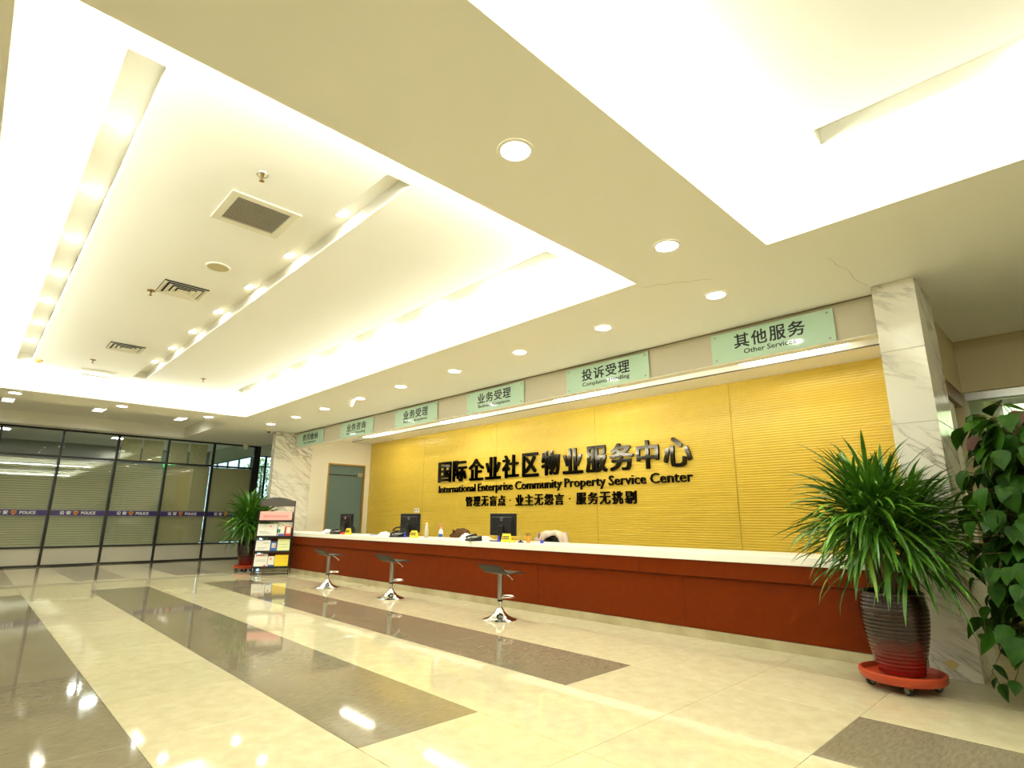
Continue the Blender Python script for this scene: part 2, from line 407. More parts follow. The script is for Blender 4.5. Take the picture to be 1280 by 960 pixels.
def tray(name, t, z2, rec, slots, lip=LIP):
    x0, x1, y0, y1 = t; g = rec
    mb = MB()
    # lip: inner vertical faces, ledge on top, outer recess walls, ceiling
    def ring(a, za, b, zb, inward):
        P = [(a[0], a[2]), (a[1], a[2]), (a[1], a[3]), (a[0], a[3])]; Q = [(b[0], b[2]), (b[1], b[2]), (b[1], b[3]), (b[0], b[3])]
        for k in range(4):
            n = (k+1) % 4; mb.face([(*P[k], za), (*P[n], za), (*Q[n], zb), (*Q[k], zb)])
    if rec > 0:
        e = (x0-0.02, x1+0.02, y0-0.02, y1+0.02); o = (x0-g, x1+g, y0-g, y1+g)
        ring(t, H, t, H+lip, 1); ring(t, H+lip, e, H+lip, 1); ring(e, H+lip, e, H+0.01, 1); ring(e, H+0.01, o, H+0.01, 1); ring(o, H+0.01, o, z2, 1)
    else:
        o = t; ring(t, H, t, z2, 1)
    holes = [(sx0, sx1, sy0, sy1) for sx0, sx1, sy0, sy1 in slots]
    plane_holes(mb, o[0], o[1], o[2], o[3], z2, holes)
    mb.build(name, white, ceil_o)
    for h in holes:
        s = MB(); zt = z2+0.115
        a, b, c, d = h
        s.face([(a, c, z2), (a, c, zt), (b, c, zt), (b, c, z2)]); s.face([(a, d, z2), (b, d, z2), (b, d, zt), (a, d, zt)])
        s.face([(a, c, z2), (a, d, z2), (a, d, zt), (a, c, zt)]); s.face([(b, c, z2), (b, c, zt), (b, d, zt), (b, d, z2)])
        s.face([(a, c, zt), (a, d, zt), (b, d, zt), (b, c, zt)])
        s.build('light_slot', white, ceil_o)
S1 = [(-10.82, -2.96, SLY[2*k], SLY[2*k+1]) for k in range(3)]
S2 = [(-0.83, 4.6, SLY[2*k], SLY[2*k+1]) for k in range(3)]
S3 = [(-14.95, -14.05, SLY[2*k], SLY[2*k+1]) for k in range(3)]
tray('recessed_tray', T1, Z2, 0.15, S1); tray('recessed_tray', T2, Z2, 0.13, S2); tray('plain_tray', T3, 3.31, 0, S3)
# ceiling over the counter, with the trough for the lamps
TR = (-13.0, -1.2, 6.46, 6.88)
mb = MB(); plane_holes(mb, XL, -0.85, 5.56, YW, 2.97, [TR])
a, b, c, d = TR; zt = 3.10
mb.face([(a, c, 2.97), (a, c, zt), (b, c, zt), (b, c, 2.97)]); mb.face([(a, d, 2.97), (b, d, 2.97), (b, d, zt), (a, d, zt)])
mb.face([(a, c, 2.97), (a, d, 2.97), (a, d, zt), (a, c, zt)]); mb.face([(b, c, 2.97), (b, c, zt), (b, d, zt), (b, d, 2.97)]); mb.face([(a, c, zt), (a, d, zt), (b, d, zt), (b, c, zt)])
mb.build('recess_ceiling', white, ceil_o)
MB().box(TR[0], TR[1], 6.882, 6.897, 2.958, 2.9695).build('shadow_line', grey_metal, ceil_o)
MB().box(-33.2, 7, -7, 8.0, 4.1, 4.3).box(-22.6, -1.07, 8.0, 13.2, 4.1, 4.3).box(-1.07, 7, 8.0, 14, 4.1, 4.3).build('ceiling_slab', white, ceil_o)
# hairline cracks seen in the plaster beside the column
crack = mat('plaster_crack', (176, 160, 112), 0.9)
rnd = random.Random(4)
for (xa, ya, xb, yb) in ((-1.12, 4.45, -1.08, 5.25), (-2.43, 3.9, -1.95, 4.15)):
    n = 9; pts = [(xa+(xb-xa)*k/n+rnd.uniform(-.02, .02), ya+(yb-ya)*k/n+rnd.uniform(-.02, .02), H-0.0005) for k in range(n+1)]
    MB().tube(pts, 0.0012, 4).build('hairline_crack', crack, ceil_o)

# ---- bulkhead above the counter (fascia)
tr = struct('trim_1')
MB().box(XL+0.002, XC0-0.002, 5.47, 5.56, 2.68, H-0.002).build('fascia', grey_paint, tr)
MB().box(XL+0.002, XC0-0.002, 5.455, 5.57, 2.668, 2.6795).build('fascia_edge', cream, tr)
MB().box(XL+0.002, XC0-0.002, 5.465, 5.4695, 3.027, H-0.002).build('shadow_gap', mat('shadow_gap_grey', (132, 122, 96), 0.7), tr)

# ---- yellow ribbed back wall
wb = struct('wall_back')
MB().box(XL-0.2, XC0, YW+0.03, YW+0.2, 0, 4.099).build('backing', cream, wb)
seams = [XL+0.001, -10.69, -8.20, -5.74, -3.375, XC0+0.0]
def ribbed(x0, x1):
    mb = MB(); pitch = 0.0335; n = int(2.97/pitch); prof = []
    for k in range(n):
        z = k*pitch
        prof += [(YW, z), (YW-0.002, z+pitch*0.12), (YW-0.0085, z+pitch*0.55), (YW-0.0085, z+pitch*0.85)]
    prof.append((YW, n*pitch)); prof.append((YW, 2.969))
    i = 0
    for y, z in prof: mb.v += [(x0, y, z), (x1, y, z)]
    for k in range(len(prof)-1):
        mb.f.append((2*k, 2*k+1, 2*k+3, 2*k+2)); mb.m.append(0)
    mb.face([(x0, YW+0.03, 0), (x0, YW, 0), (x0, YW, 2.969), (x0, YW+0.03, 2.969)]); mb.face([(x1, YW, 0), (x1, YW+0.03, 0), (x1, YW+0.03, 2.969), (x1, YW, 2.969)])
    return mb
for a, b in zip(seams, seams[1:]):
    ribbed(a+0.0035, b-0.0035).build('wall_panel', yellow, wb)
MB().box(XL, XC0, YW+0.012, YW+0.029, 0, 2.969).build('panel_gap', wood_d, wb)

# ---- left side wall with grey door, marble pier
wl = struct('wall_left')
D0, D1, DZ = 6.34, 7.36, 2.40      # door opening (y range, height)
mb = MB(); mb.box(XL-0.2, XL, 5.905, D0, 0, 3.04); mb.box(XL-0.2, XL, D1, YW+0.03, 0, 3.04); mb.box(XL-0.2, XL, D0, D1, DZ, 3.04)
mb.build('plaster', cream, wl)
dr = struct('door_1', (XL, D0, 0))
MB().box(-0.10, -0.06, 0.012, D1-D0-0.012, 0.005, DZ-0.012).build('door_leaf', door_grey, dr)
fr = MB(); fr.box(-0.1, 0.012, 0.001, 0.03, 0, DZ-0.001); fr.box(-0.1, 0.012, D1-D0-0.03, D1-D0-0.001, 0, DZ-0.001); fr.box(-0.1, 0.012, 0.03, D1-D0-0.03, DZ-0.03, DZ-0.001)
fr.build('door_frame', door_frame_m, dr)
MB().box(-0.0585, -0.045, 0.03, D1-D0-0.03, 2.11, 2.135).build('closer_rail', dark_metal, dr)
MB().box(-0.0585, -0.01, 0.82, 0.96, 2.10, 2.2).build('door_closer', steel, dr)
pier = struct('wall_pier')
zs = [0, 0.63, 1.24, 1.85, 2.45, H-0.001]
for z0, z1 in zip(zs, zs[1:]):
    MB().box(XL-0.2, XL, 5.0, 5.904, z0+0.001, z1-0.001).build('marble_slab', marble_m, pier, bevel=0.003)
colm = struct('wall_column')
for z0, z1 in zip(zs, zs[1:]):
    MB().box(XC0, XC1, YC0, YC1, z0+0.001, z1-0.001).build('marble_slab', marble_m, colm, bevel=0.003)
stain = mat('tan_stain', (206, 184, 120), 0.6)
sm = MB(); sm.face([(-0.925+0.04*math.cos(a)*(1+.25*math.sin(3*a)), YC0-0.0008, 0.098+0.03*math.sin(a)*(1+.2*math.cos(4*a))) for a in [k*2*math.pi/14 for k in range(14)]])
sm.build('tan_stain', stain, colm)
# ---- right passage: side wall with glass-fronted opening, bulkhead and glass door
passage_paint = mat('passage_beige_paint', (186, 172, 134), 0.7)
wr = struct('wall_passage')
mb = MB(); mb.box(-1.05, -0.85, YC1+0.001, 6.68, 0, H-0.001); mb.box(-1.05, -0.85, 6.68, 7.66, 2.4501, H-0.001); mb.box(-1.05, -0.85, 7.66, 13, 0, H-0.001); mb.box(-1.05, -0.86, 5.945, 13, H+0.001, 4.099)
mb.build('plaster', passage_paint, wr)
brown = mat('brown_lintel', (120, 92, 60), 0.5)
MB().box(-1.06, -1.0, 6.681, 7.659, 0, 2.36).build('niche_panel', cream, wr)
MB().box(-1.05, -0.86, 6.69, 7.65, 2.30, 2.449).build('brown_lintel', brown, wr)
MB().box(-0.999, -0.90, 7.02, 7.36, 0, 2.299).build('pale_post', cream, wr)
MB().box(-1.0605, -1.0505, YC1+0.001, YW-0.002, 0, 2.969).build('recess_return', cream, wr)
bk = struct('wall_bulkhead')
MB().box(-0.849, 6.0, 7.66, 7.8, 2.46, H-0.001).build('plaster', passage_paint, bk)
d2 = struct('door_2', (-0.84, 7.70, 0))
MB().box(0.0, 6.8, 0, 0.05, 2.375, 2.459).build('top_rail', steel, d2)
for x0, x1 in ((0.02, 0.36), (0.37, 1.36), (1.37, 2.4), (2.41, 3.6)):
    MB().box(x0, x1, 0.018, 0.030, 0.012, 2.374).build('glass_leaf', glass_green, d2)
    MB().box(x0+0.004, x1-0.004, 0.0, 0.048, 0.010, 0.085).build('bottom_patch_rail', chrome, d2)
MB().box(-0.849, 6.0, 12.8, 13.0, 0, H).build('passage_end', grey_paint, wr)
lb = MB().box(-0.70, 1.4, 9.9, 10.05, 2.30, 2.62).build('lit_sign_box', [mat('lit_panel', (255, 255, 240), 0.5, emit=(240, 248, 214), es=1.6)], None)
tag(lb, 'pale lit box hanging in the room behind the glass door', 'light box')
MB().box(-0.849, 6.0, 9.3, 9.4, 2.62, H).build('inner_bulkhead', white, wr)

# ---- outer walls that close the room (out of view or behind the glazing)
wf = struct('wall_front'); MB().box(-33.2, 6.2, -6.2, -6.0, 0, 4.1).build('plaster', cream, wf)
we = struct('wall_right'); MB().box(6.0, 6.2, -6.0, 13, 0, 4.1).build('plaster', cream, we)
MB().box(-33.2, -33.0, -6, 8.3, 0, 4.1).build('plaster', cream, wf)
# hall beyond the pier: closing drop of the ceiling and curtain wall with daylight
hw = struct('wall_hall')
XW, YV = -22.5, 7.9
mb = MB(); mb.box(-16.5, XL-0.2, 5.75, 5.8, H+0.001, 4.1); mb.box(XL-0.2, XL-0.19, 5.905, 13.0, 0, 4.1); mb.box(XW, XL-0.2, 13.0, 13.2, 0, 4.1)
mb.build('plaster', white, hw)
MB().box(-33.2, XW-0.05, YV, YV+0.10, 3.42, 4.099).box(XW-0.1, XW, YV+0.101, 13.0, 3.40, 4.099).build('window_head', cream, hw)
win_grey = mat('window_frame_grey', (104, 108, 104), 0.5)
cw = struct('window_1', (-33, YV, 0))
mb = MB()
for z in (0.0, 0.9, 2.95, 3.38): mb.box(0, 10.39, 0.01, 0.05, z, z+0.04)
mb.build('transom', win_grey, cw)
for k in range(8):
    x = 0.1+1.4*k
    MB().box(x, x+0.07, 0.0, 0.06, 0.001, 3.419).build('mullion', win_grey, cw)
for k in range(7):
    x = 0.1+1.4*k+0.07
    for z0, z1 in ((0.04, 0.9), (0.94, 2.95), (2.99, 3.38)):
        MB().box(x, x+1.33, 0.028, 0.034, z0, z1).build('pane', glass, cw)
cw = struct('window_2', (XW, YV, 0))
mb = MB()
for z in (0.0, 0.9, 2.97, 3.36): mb.box(-0.06, 0.0, 0.102, 5.1, z, z+0.045)
mb.build('transom', dark_metal, cw)
for k in range(5):
    y = 0.36+1.15*k
    MB().box(-0.07, 0.01, y, y+0.065, 0.001, 3.399).build('mullion', dark_metal, cw)
    if k < 4:
        for z0, z1 in ((0.045, 0.9), (0.945, 2.97), (3.015, 3.36)):
            MB().box(-0.035, -0.029, y+0.065, y+1.15, z0, z1).build('pane', glass, cw)
for z0, z1 in ((0.045, 0.9), (0.945, 2.97), (3.015, 3.36)): MB().box(-0.035, -0.029, 0.105, 0.36, z0, z1).build('pane', glass, cw)

# ---- glazed office partition on the left
XP = -16.4
mu = [-1.83, -0.75, 0.33, 1.41, 2.485, 3.56, 4.64, 5.70]
roller = mat('grey_roller_blind', (196, 184, 146), 0.8)
pt = struct('wall_partition', (XP, 0, 0))
for i, y in enumerate(mu):
    wdt = 0.05 if i < len(mu)-1 else 0.13
    MB().box(-0.05, 0.03, y-0.02, y-0.02+wdt, 0.001, H-0.002).build('mullion', dark_metal, pt)
for (y0, y1) in zip(mu, mu[1:]):
    a, b = y0+0.031, y1-0.021
    MB().box(-0.045, 0.02, a, b, 0.0, 0.035).build('bottom_rail', dark_metal, pt)
    MB().box(-0.03, 0.0, a, b, 0.036, 0.385).build('lower_panel', panel_w, pt)
    MB().box(-0.045, 0.02, a, b, 0.386, 0.42).build('sill_rail', dark_metal, pt)
    MB().box(-0.045, 0.02, a, b, 2.385, 2.43).build('transom', dark_metal, pt)
    MB().box(-0.045, 0.02, a, b, 3.0, H-0.002).build('top_rail', dark_metal, pt)
    MB().box(-0.012, -0.004, a, b, 0.421, 2.384).build('pane', glass, pt)
    MB().box(-0.012, -0.004, a, b, 2.431, 2.999).build('pane', glass, pt)
    # blinds (too fine to pick the slats apart)
    if y0 > 3.5:
        MB().box(-0.075, -0.073, a+0.005, b-0.005, 0.43, 2.38).build('roller_blind', roller, pt)
    bl = MB(); z = 0.45 if y0 < 3.5 else 9
    while z < 2.36:
        mtx = Matrix.Translation((-0.075, (a+b)/2, z)) @ Matrix.Rotation(R(52), 4, 'Y')
        bl.obox(mtx, 0.056, (b-a)-0.02, 0.002); z += 0.052
    for t in ((0.2, 0.5, 0.8) if y0 < 3.5 else ()): bl.box(-0.052, -0.050, a+(b-a)*t-0.002, a+(b-a)*t+0.002, 0.45, 2.36)
    if y0 < 3.5: tag(bl.build('blind', blind_m, pt), kind='stuff')
    # safety band with lettering stuck to the glass
    bd = MB().box(-0.0035, -0.001, a, b, 1.085, 1.225).build('safety_band', purple, pt)
    MB().box(-0.0008, 0.0002, a, b, 1.205, 1.2245).build('pale_edge', purple_l, bd); MB().box(-0.0008, 0.0002, a, b, 1.0855, 1.097).build('pale_edge', purple_l, bd)
    def P(u, v, d, a=a): return (0.0002+d, u, v)
    L0 = y0
    put_text('公', L0+0.20, L0+0.285, 1.115, 1.197, P, white_print, bd, 'character', 0.001, 0.03)
    put_text('安', L0+0.315, L0+0.40, 1.115, 1.197, P, white_print, bd, 'character', 0.001, 0.03)
    put_text('POLICE', L0+0.59, L0+0.86, 1.123, 1.187, P, white_print, bd, 'word', 0.001, 0.03)
    yc = L0+0.49
    e = MB()
    sh = [(0, -.05), (.03, -.03), (.042, .0), (.05, .03), (.025, .036), (0, .05), (-.025, .036), (-.05, .03), (-.042, .0), (-.03, -.03)]
    e.face([(0.0008, yc+p[0], 1.155+p[1]) for p in sh], 0)
    e.face([(0.0014, yc+0.032*math.cos(t), 1.158+0.026*math.sin(t)) for t in [k*2*math.pi/16 for k in range(16)]], 1)
    e.face([(0.0018, yc+(0.014 if k % 2 == 0 else 0.006)*math.sin(k*math.pi/5), 1.162+(0.014 if k % 2 == 0 else 0.006)*math.cos(k*math.pi/5)) for k in range(10)], 0)
    e.build('emblem', [gold_m, red_m], bd)
# return of the partition at its right end
MB().box(-0.05, 0.03, 5.811, 5.86, 0.001, H-0.002).build('end_post', dark_metal, pt)
# office behind the partition
ob = struct('wall_office'); MB().box(-22.2, -22.0, -6, 6.1, 0, 4.1).build('plaster', mat('office_blue_grey', (120, 130, 128), 0.7), ob)
mb = MB(); mb.box(-22, -16.5, -6, 5.9, H+0.25, H+0.3); mb.build('office_ceiling', white, ob)
for (x, y, wh) in ((-17.7, 2.95, 'nearest to the cream boards'), (-19.2, 0.4, 'farthest left'), (-19.2, 2.9, 'in the middle of the room'), (-20.6, 4.8, 'farthest back by the exit sign')):  # lamps added to brighten the office and backlight the blinds
    o = thing('office_fill_lamp', (x, y, H+0.249), 'added flat lamp lighting the office behind glass, ' + wh, 'ceiling lamp', 'added office fill lamps')
    MB().box(-0.17, 0.17, -0.17, 0.17, -0.04, -0.001).build('lamp_frame', white, o); MB().box(-0.15, 0.15, -0.15, 0.15, -0.045, -0.041).build('diffuser', office_fill_m, o)
board = mat('cream_speckled_board', (206, 198, 160), 0.7, vary=(26, 0.1, (214, 206, 170))); speck = mat('brown_fleck', (120, 108, 70), 0.8)
for k, (y0, y1, wh) in enumerate(((2.60, 3.02, 'leftmost of the four'), (3.06, 3.50, 'second from the left'), (3.66, 4.08, 'third from the left'), (4.14, 4.55, 'rightmost of the four'))):
    t = thing('display_board', (-16.66, (y0+y1)/2, 2.42), 'cream flecked board behind the top panes of the partition, ' + wh, 'board', None)
    wd = y1-y0
    MB().box(-0.02, 0, -wd/2, wd/2, 0, 0.56).build('board_face', board, t)
    fl = MB(); rr = random.Random(k)
    for q in range(14):
        yy, zz, an = rr.uniform(-wd/2+.04, wd/2-.06), rr.uniform(.04, .5), rr.uniform(0, 3)
        fl.obox(Matrix.Translation((0.002, yy, zz)) @ Matrix.Rotation(an, 4, 'X'), 0.003, 0.03, 0.006)
    tag(fl.build('fleck', speck, t), kind='stuff')
    MB().box(-0.012, -0.008, -wd/2+.05, -wd/2+.055, 0.5601, 0.86).build('wire', steel, t); MB().box(-0.012, -0.008, wd/2-.055, wd/2-.05, 0.5601, 0.86).build('wire', steel, t)
ex = thing('exit_sign', (-21.9, 4.72, 2.7), 'small green lit exit sign deep in the office behind the partition', 'exit sign')
MB().box(-0.09, 0, -0.02, 0.34, 0, 0.16).build('sign_body', [mat('exit_green', (20, 150, 80), 0.4, emit=(30, 220, 110), es=1.5)], ex)
MB().box(0.0005, 0.003, 0.10, 0.14, 0.03, 0.12).box(0.0005, 0.003, 0.14, 0.19, 0.09, 0.11).box(0.0005, 0.003, 0.05, 0.10, 0.04, 0.06).box(0.0005, 0.003, 0.11, 0.14, 0.125, 0.15).build('running_figure', mat('exit_white', (235, 255, 240), 0.5, emit=(220, 255, 230), es=1.5), ex)

# ---- trees and ground outside the windows
gr = tag(MB().box(-60, 10, 8.6, 60, -0.3, -0.1).build('lawn', mat('lawn_green', (90, 120, 60), 0.9), None), kind='structure')
tree_leaf = mat('tree_leaf', (140, 168, 110), 0.6, vary=(2.0, 0.2, (190, 205, 140))); bark = mat('bark', (92, 76, 58), 0.9)
tree_lab = ['leafy tree outside, just left of the thin window post', 'leafy tree outside, just right of the thin window post', 'leafy tree outside behind the office windows', 'leafy tree outside farthest behind the office windows']
for k, (x, y, h) in enumerate(((-25.6, 9.25, 3.9), (-26.2, 12.2, 4.6), (-33.0, 19.0, 5.4), (-42.0, 19.5, 6.0))):
    t = thing('tree', (x, y, -0.1), tree_lab[k], 'tree'); rr = random.Random(k+11)
    MB().tube([(0, 0, 0), (0.05, 0, h*0.3), (0, 0.05, h*0.6), (0.1, 0, h*0.85)], [0.11, 0.09, 0.06, 0.03], 8).build('trunk', bark, t)
    fo = MB()
    for q in range(1700):
        a, b = rr.uniform(0, 6.28), rr.uniform(-1.2, 1.5); rad = rr.uniform(0.5, 1.0)*h*0.27
        c = Vector((rad*math.cos(a)*math.cos(b), rad*math.sin(a)*math.cos(b), h*0.62+rad*1.25*math.sin(b)))
        mt = Matrix.Translation(c) @ Matrix.Rotation(rr.uniform(0, 6), 4, 'Z') @ Matrix.Rotation(rr.uniform(-1.2, 1.2), 4, 'X')
        s = rr.uniform(0.05, 0.10)
        fo.face([mt @ Vector(p) for p in ((0, -s, 0), (s*.6, 0, .01), (0, s, 0), (-s*.6, 0, .01))])
    tag(fo.build('foliage', tree_leaf, t), kind='stuff')

# ================================================================== LIGHT FITTINGS AND CEILING THINGS
def downlight(loc, label, group, r=0.078):
    t = thing('downlight', loc, label, 'ceiling light', group)
    MB().lathe([(r*1.28, 0.0), (r*1.28, -0.004), (r*1.05, -0.007), (r*1.0, -0.003)], 28, cap=False).build('trim_ring', white, t, smooth=True)
    MB().lathe([(r*1.0, -0.0035), (r*0.6, -0.006), (0.001, -0.007)], 24, cap=False).build('lamp_face', lamp_m, t, smooth=True)
    spot((0, 0, -0.02), 56, 130, t)
    return t
first = None
n = 0
for k, x in enumerate((-2.07, -3.31, -4.55, -5.81, -7.12, -8.36, -9.66, -10.91)):
    lab = 'round downlight beside the hanging signs, ' + ('nearest to the right-hand marble column' if k == 0 else ORD[k] + ' counted from the right-hand marble column')
    if first is None: first = downlight((x, 4.51, H-0.0005), lab, 'downlights along the sign band')
    else: dup(first, (x, 4.51, H-0.0005), None, lab, 'downlights along the sign band')
for k, (x, y) in enumerate(((-1.89, 3.385), (-1.89, 1.837))):
    dup(first, (x, y, H-0.0005), None, 'round downlight between the two bright trays, ' + ('close to their inner corners' if k == 0 else 'largest one, near the top of the picture'), 'downlights between the two trays')
dup(first, (-1.89, 0.30, H-0.0005), None, 'round downlight between the two trays, out past the top edge', 'downlights between the two trays')
for k, (x, y) in enumerate(((-12.15, 4.49), (-12.16, 3.26), (-12.10, 1.79), (-12.02, 0.31))):
    dup(first, (x, y, H-0.0005), None, 'small round downlight in front of the far tray, ' + ('nearest to the marble pier' if k == 0 else ORD[k] + ' counted from the marble pier'), 'downlights before the far tray')
# little lamps in the long slots of the trays
s0 = None
def slot_lamp(loc, lab, grp):
    global s0
    if s0 is None:
        s0 = thing('slot_spotlight', loc, lab, 'spotlight', grp)
        MB().lathe([(0.062, 0.0), (0.062, -0.012), (0.05, -0.014)], 20, cap=False).build('trim_ring', white, s0, smooth=True)
        MB().lathe([(0.05, -0.0135), (0.001, -0.0145)], 20, cap=False).build('lamp_face', slot_lamp_m, s0, smooth=True)
        spot((0, 0, -0.025), 21, 150, s0)
        return s0
    return dup(s0, loc, None, lab, grp)
sl_name = ['leftmost', 'middle', 'right-hand']
for i, yy in enumerate(((SLY[0]+SLY[1])/2, (SLY[2]+SLY[3])/2, (SLY[4]+SLY[5])/2)):
    for k in range(7):
        slot_lamp((-3.81-1.017*k, yy, Z2+0.1145), 'spotlight in the %s slot of the large tray, %s' % (sl_name[i], ('nearest to the camera' if k == 0 else ORD[k] + ' counted from the near end')), 'spotlights in the %s slot' % sl_name[i])
    for k in range(4):
        slot_lamp((0.25+1.1*k, yy, Z2+0.1145), 'spotlight in the %s slot of the right-hand tray, %s' % (sl_name[2-i], ('first' if k == 0 else ORD[k]) + ' from its left end'), 'spotlights in the right-hand tray')
    _l = bpy.data.lights.new('slot_fill', 'POINT'); _l.energy = 5; _l.color = WARM; _l.shadow_soft_size = 0.03  # unseen point light added to brighten the short slot walls
    _o = bpy.data.objects.new('slot_fill', _l); COL.objects.link(_o); _o.location = (-14.55, yy, 3.38)
    slot_lamp((-14.3, yy, 3.31+0.1145), 'small spotlight in the %s short slot of the far tray' % ['left', 'middle', 'right'][i], 'spotlights in the far tray')
# trough lamps over the counter
t0 = None
for k, x in enumerate((-2.25, -5.35, -8.45, -11.55)):
    lab = 'long white lamp in the trough over the counter, ' + ['nearest to the right column', 'second from the right column', 'second from the grey door', 'nearest to the grey door'][k]
    if t0 is None:
        t0 = thing('trough_lamp', (x, 6.68, 3.0275), lab, 'ceiling lamp', 'lamps in the trough over the counter')
        MB().box(-0.64, 0.64, -0.085, 0.085, -0.03, 0).build('housing', white, t0, bevel=0.004)
        MB().box(-0.61, 0.61, -0.07, 0.07, -0.042, -0.031).build('diffuser', trough_m, t0)
        for q in (-0.5, 0.5): MB().tube([(q, 0, 0.0), (q, 0, 0.0715)], 0.006, 8).build('hanger', steel, t0)
    else: dup(t0, (x, 6.68, 3.0275), None, lab)

grille_m = mat('grille_white', (226, 220, 196), 0.5); vent_dark = mat('vent_dark', (96, 88, 62), 0.8)
# square return grille with many fine slats
t = thing('return_grille', (-4.12, 1.245, Z2-0.0005), 'large square ceiling grille with fine grey slats, nearest to the camera', 'vent')
fr = MB(); a, b = 0.25, 0.19
for (x0, x1, y0, y1) in ((-a, a, -a, -b), (-a, a, b, a), (-a, -b, -b, b), (b, a, -b, b)): fr.box(x0, x1, y0, y1, -0.014, 0)
fr.build('frame', grille_m, t, bevel=0.003)
MB().box(-b, b, -b, b, -0.001, 0).build('backing', vent_dark, t)
slat = None
for k in range(17):
    y = -b + 0.015 + k*0.0225
    if slat is None: 
        mbs = MB(); mbs.obox(Matrix.Rotation(R(40), 4, 'Y'), 0.019, 2*b-0.004, 0.0025); slat = mbs.mesh('slat', mat('slat_grey', (190, 182, 150), 0.5))
    link('slat', slat, t, (y, 0, -0.0085))
# concentric square diffusers
def diffuser(loc, s, lab):
    t = thing('square_diffuser', loc, lab, 'vent', 'concentric square air diffusers')
    MB().box(-s, s, -s, s, -0.001, 0).build('backing', mat('diffuser_dark', (40, 38, 26), 0.9) if 'diffuser_dark' not in MATS else MATS['diffuser_dark'], t)
    for k in range(4):
        o = s*(1-0.235*k) - (0 if k == 0 else 0.006); i = o - (0.028 if k == 0 else 0.012); zo = -0.002; zi = -0.028 if k else -0.012
        r = MB()
        for q in range(4):
            c0 = [(-1, -1), (1, -1), (1, 1), (-1, 1)][q]; c1 = [(-1, -1), (1, -1), (1, 1), (-1, 1)][(q+1) % 4]
            oo = o
            ii = o-0.036
            A = (c0[0]*oo, c0[1]*oo, -0.016); B = (c1[0]*oo, c1[1]*oo, -0.016); Cc = (c1[0]*ii, c1[1]*ii, -0.004); D = (c0[0]*ii, c0[1]*ii, -0.004)
            r.face([A, B, Cc, D]); r.face([(A[0], A[1], -0.018), (D[0], D[1], -0.006), (Cc[0], Cc[1], -0.006), (B[0], B[1], -0.018)]); r.face([A, (A[0], A[1], -0.018), (B[0], B[1], -0.018), B])
        r.build('square_vane', grille_m, t)
    MB().box(-s*0.12, s*0.12, -s*0.12, s*0.12, -0.018, -0.008).build('centre_plate', grille_m, t)
diffuser((-6.15, 1.25, Z2-0.0005), 0.20, 'square air diffuser with concentric vanes between the two sprinklers, nearer one')
diffuser((-8.93, 1.25, Z2-0.0005), 0.20, 'square air diffuser with concentric vanes, farther and smaller one')
t = thing('flat_ceiling_panel', (-10.97, 1.22, Z2-0.0005), 'flat white framed access panel at the far end of the large tray', 'panel')
fr = MB()
for (x0, x1, y0, y1) in ((-.21, .21, -.235, -.185), (-.21, .21, .185, .235), (-.21, -.16, -.185, .185), (.16, .21, -.185, .185)): fr.box(x0, x1, y0, y1, -0.02, 0)
fr.build('frame', white, t, bevel=0.003); MB().box(-.16, .16, -.185, .185, -0.008, -0.002).build('panel_face', grille_m, t)
t = thing('ceiling_speaker', (-5.30, 1.33, Z2-0.0005), 'round flush ceiling speaker with a beige cover', 'speaker')
MB().lathe([(0.105, 0), (0.105, -0.006), (0.092, -0.010)], 28, cap=False).build('rim', white, t, smooth=True)
MB().lathe([(0.092, -0.0075), (0.001, -0.0078)], 28, cap=False).build('mesh_cover', mat('speaker_beige', (196, 184, 134), 0.6), t)
brass = mat('sprinkler_brass', (150, 120, 60), 0.3, 0.8)
def sprinkler(loc, lab, ring=True):
    t = thing('sprinkler', loc, lab, 'sprinkler', 'ceiling sprinklers')
    MB().lathe([(0.04, 0), (0.038, -0.006), (0.022, -0.010), (0.012, -0.006)], 20, cap=False).build('escutcheon', chrome if ring else brass, t, smooth=True)
    b = MB().lathe([(0.009, 0), (0.009, -0.022), (0.006, -0.024), (0.006, -0.05), (0.003, -0.052)], 10)
    b.tube([(0.009, 0, -0.02), (0.014, 0, -0.035), (0.003, 0, -0.052)], 0.0018, 5).tube([(-0.009, 0, -0.02), (-0.014, 0, -0.035), (-0.003, 0, -0.052)], 0.0018, 5)
    b.build('head', brass, t, smooth=True)
    MB().lathe([(0.017, -0.052), (0.017, -0.0545), (0.004, -0.056)], 12).build('deflector', brass, t)
sprinkler((-3.55, 1.08, Z2-0.0005), 'chrome ringed ceiling sprinkler just above the fine-slatted grille')
sprinkler((-6.38, 1.02, Z2-0.0005), 'dark ceiling sprinkler beside the nearer square diffuser', False)
sprinkler((-10.0, 1.03, Z2-0.0005), 'tiny ceiling sprinkler just above the flat access panel', False)
sprinkler((-10.1, 2.55, Z2-0.0005), 'tiny ceiling sprinkler between the middle and right-hand slots', False)
t = thing('smoke_detector', (-10.6, 0.45, Z2-0.0005), 'small yellowish smoke detector at the far left of the large tray', 'smoke detector')
MB().lathe([(0.055, 0), (0.055, -0.015), (0.04, -0.035), (0.02, -0.045), (0.002, -0.046)], 20, cap=False).build('body', mat('aged_plastic', (214, 190, 120), 0.5), t, smooth=True)
def horn_cam(loc, lab, s=1.0, rz=0):
    t = thing('ceiling_projector', loc, lab, 'ceiling fixture', 'white conical ceiling fixtures', rz)
    MB().lathe([(0.10*s, 0), (0.10*s, -0.008), (0.07*s, -0.014)], 24, cap=False).build('mount_plate', white, t, smooth=True)
    MB().lathe([(0.07*s, -0.012), (0.05*s, -0.06*s), (0.035*s, -0.11*s), (0.028*s, -0.13*s), (0.012*s, -0.136*s)], 20, cap=False).build('cone_body', cream, t, smooth=True)
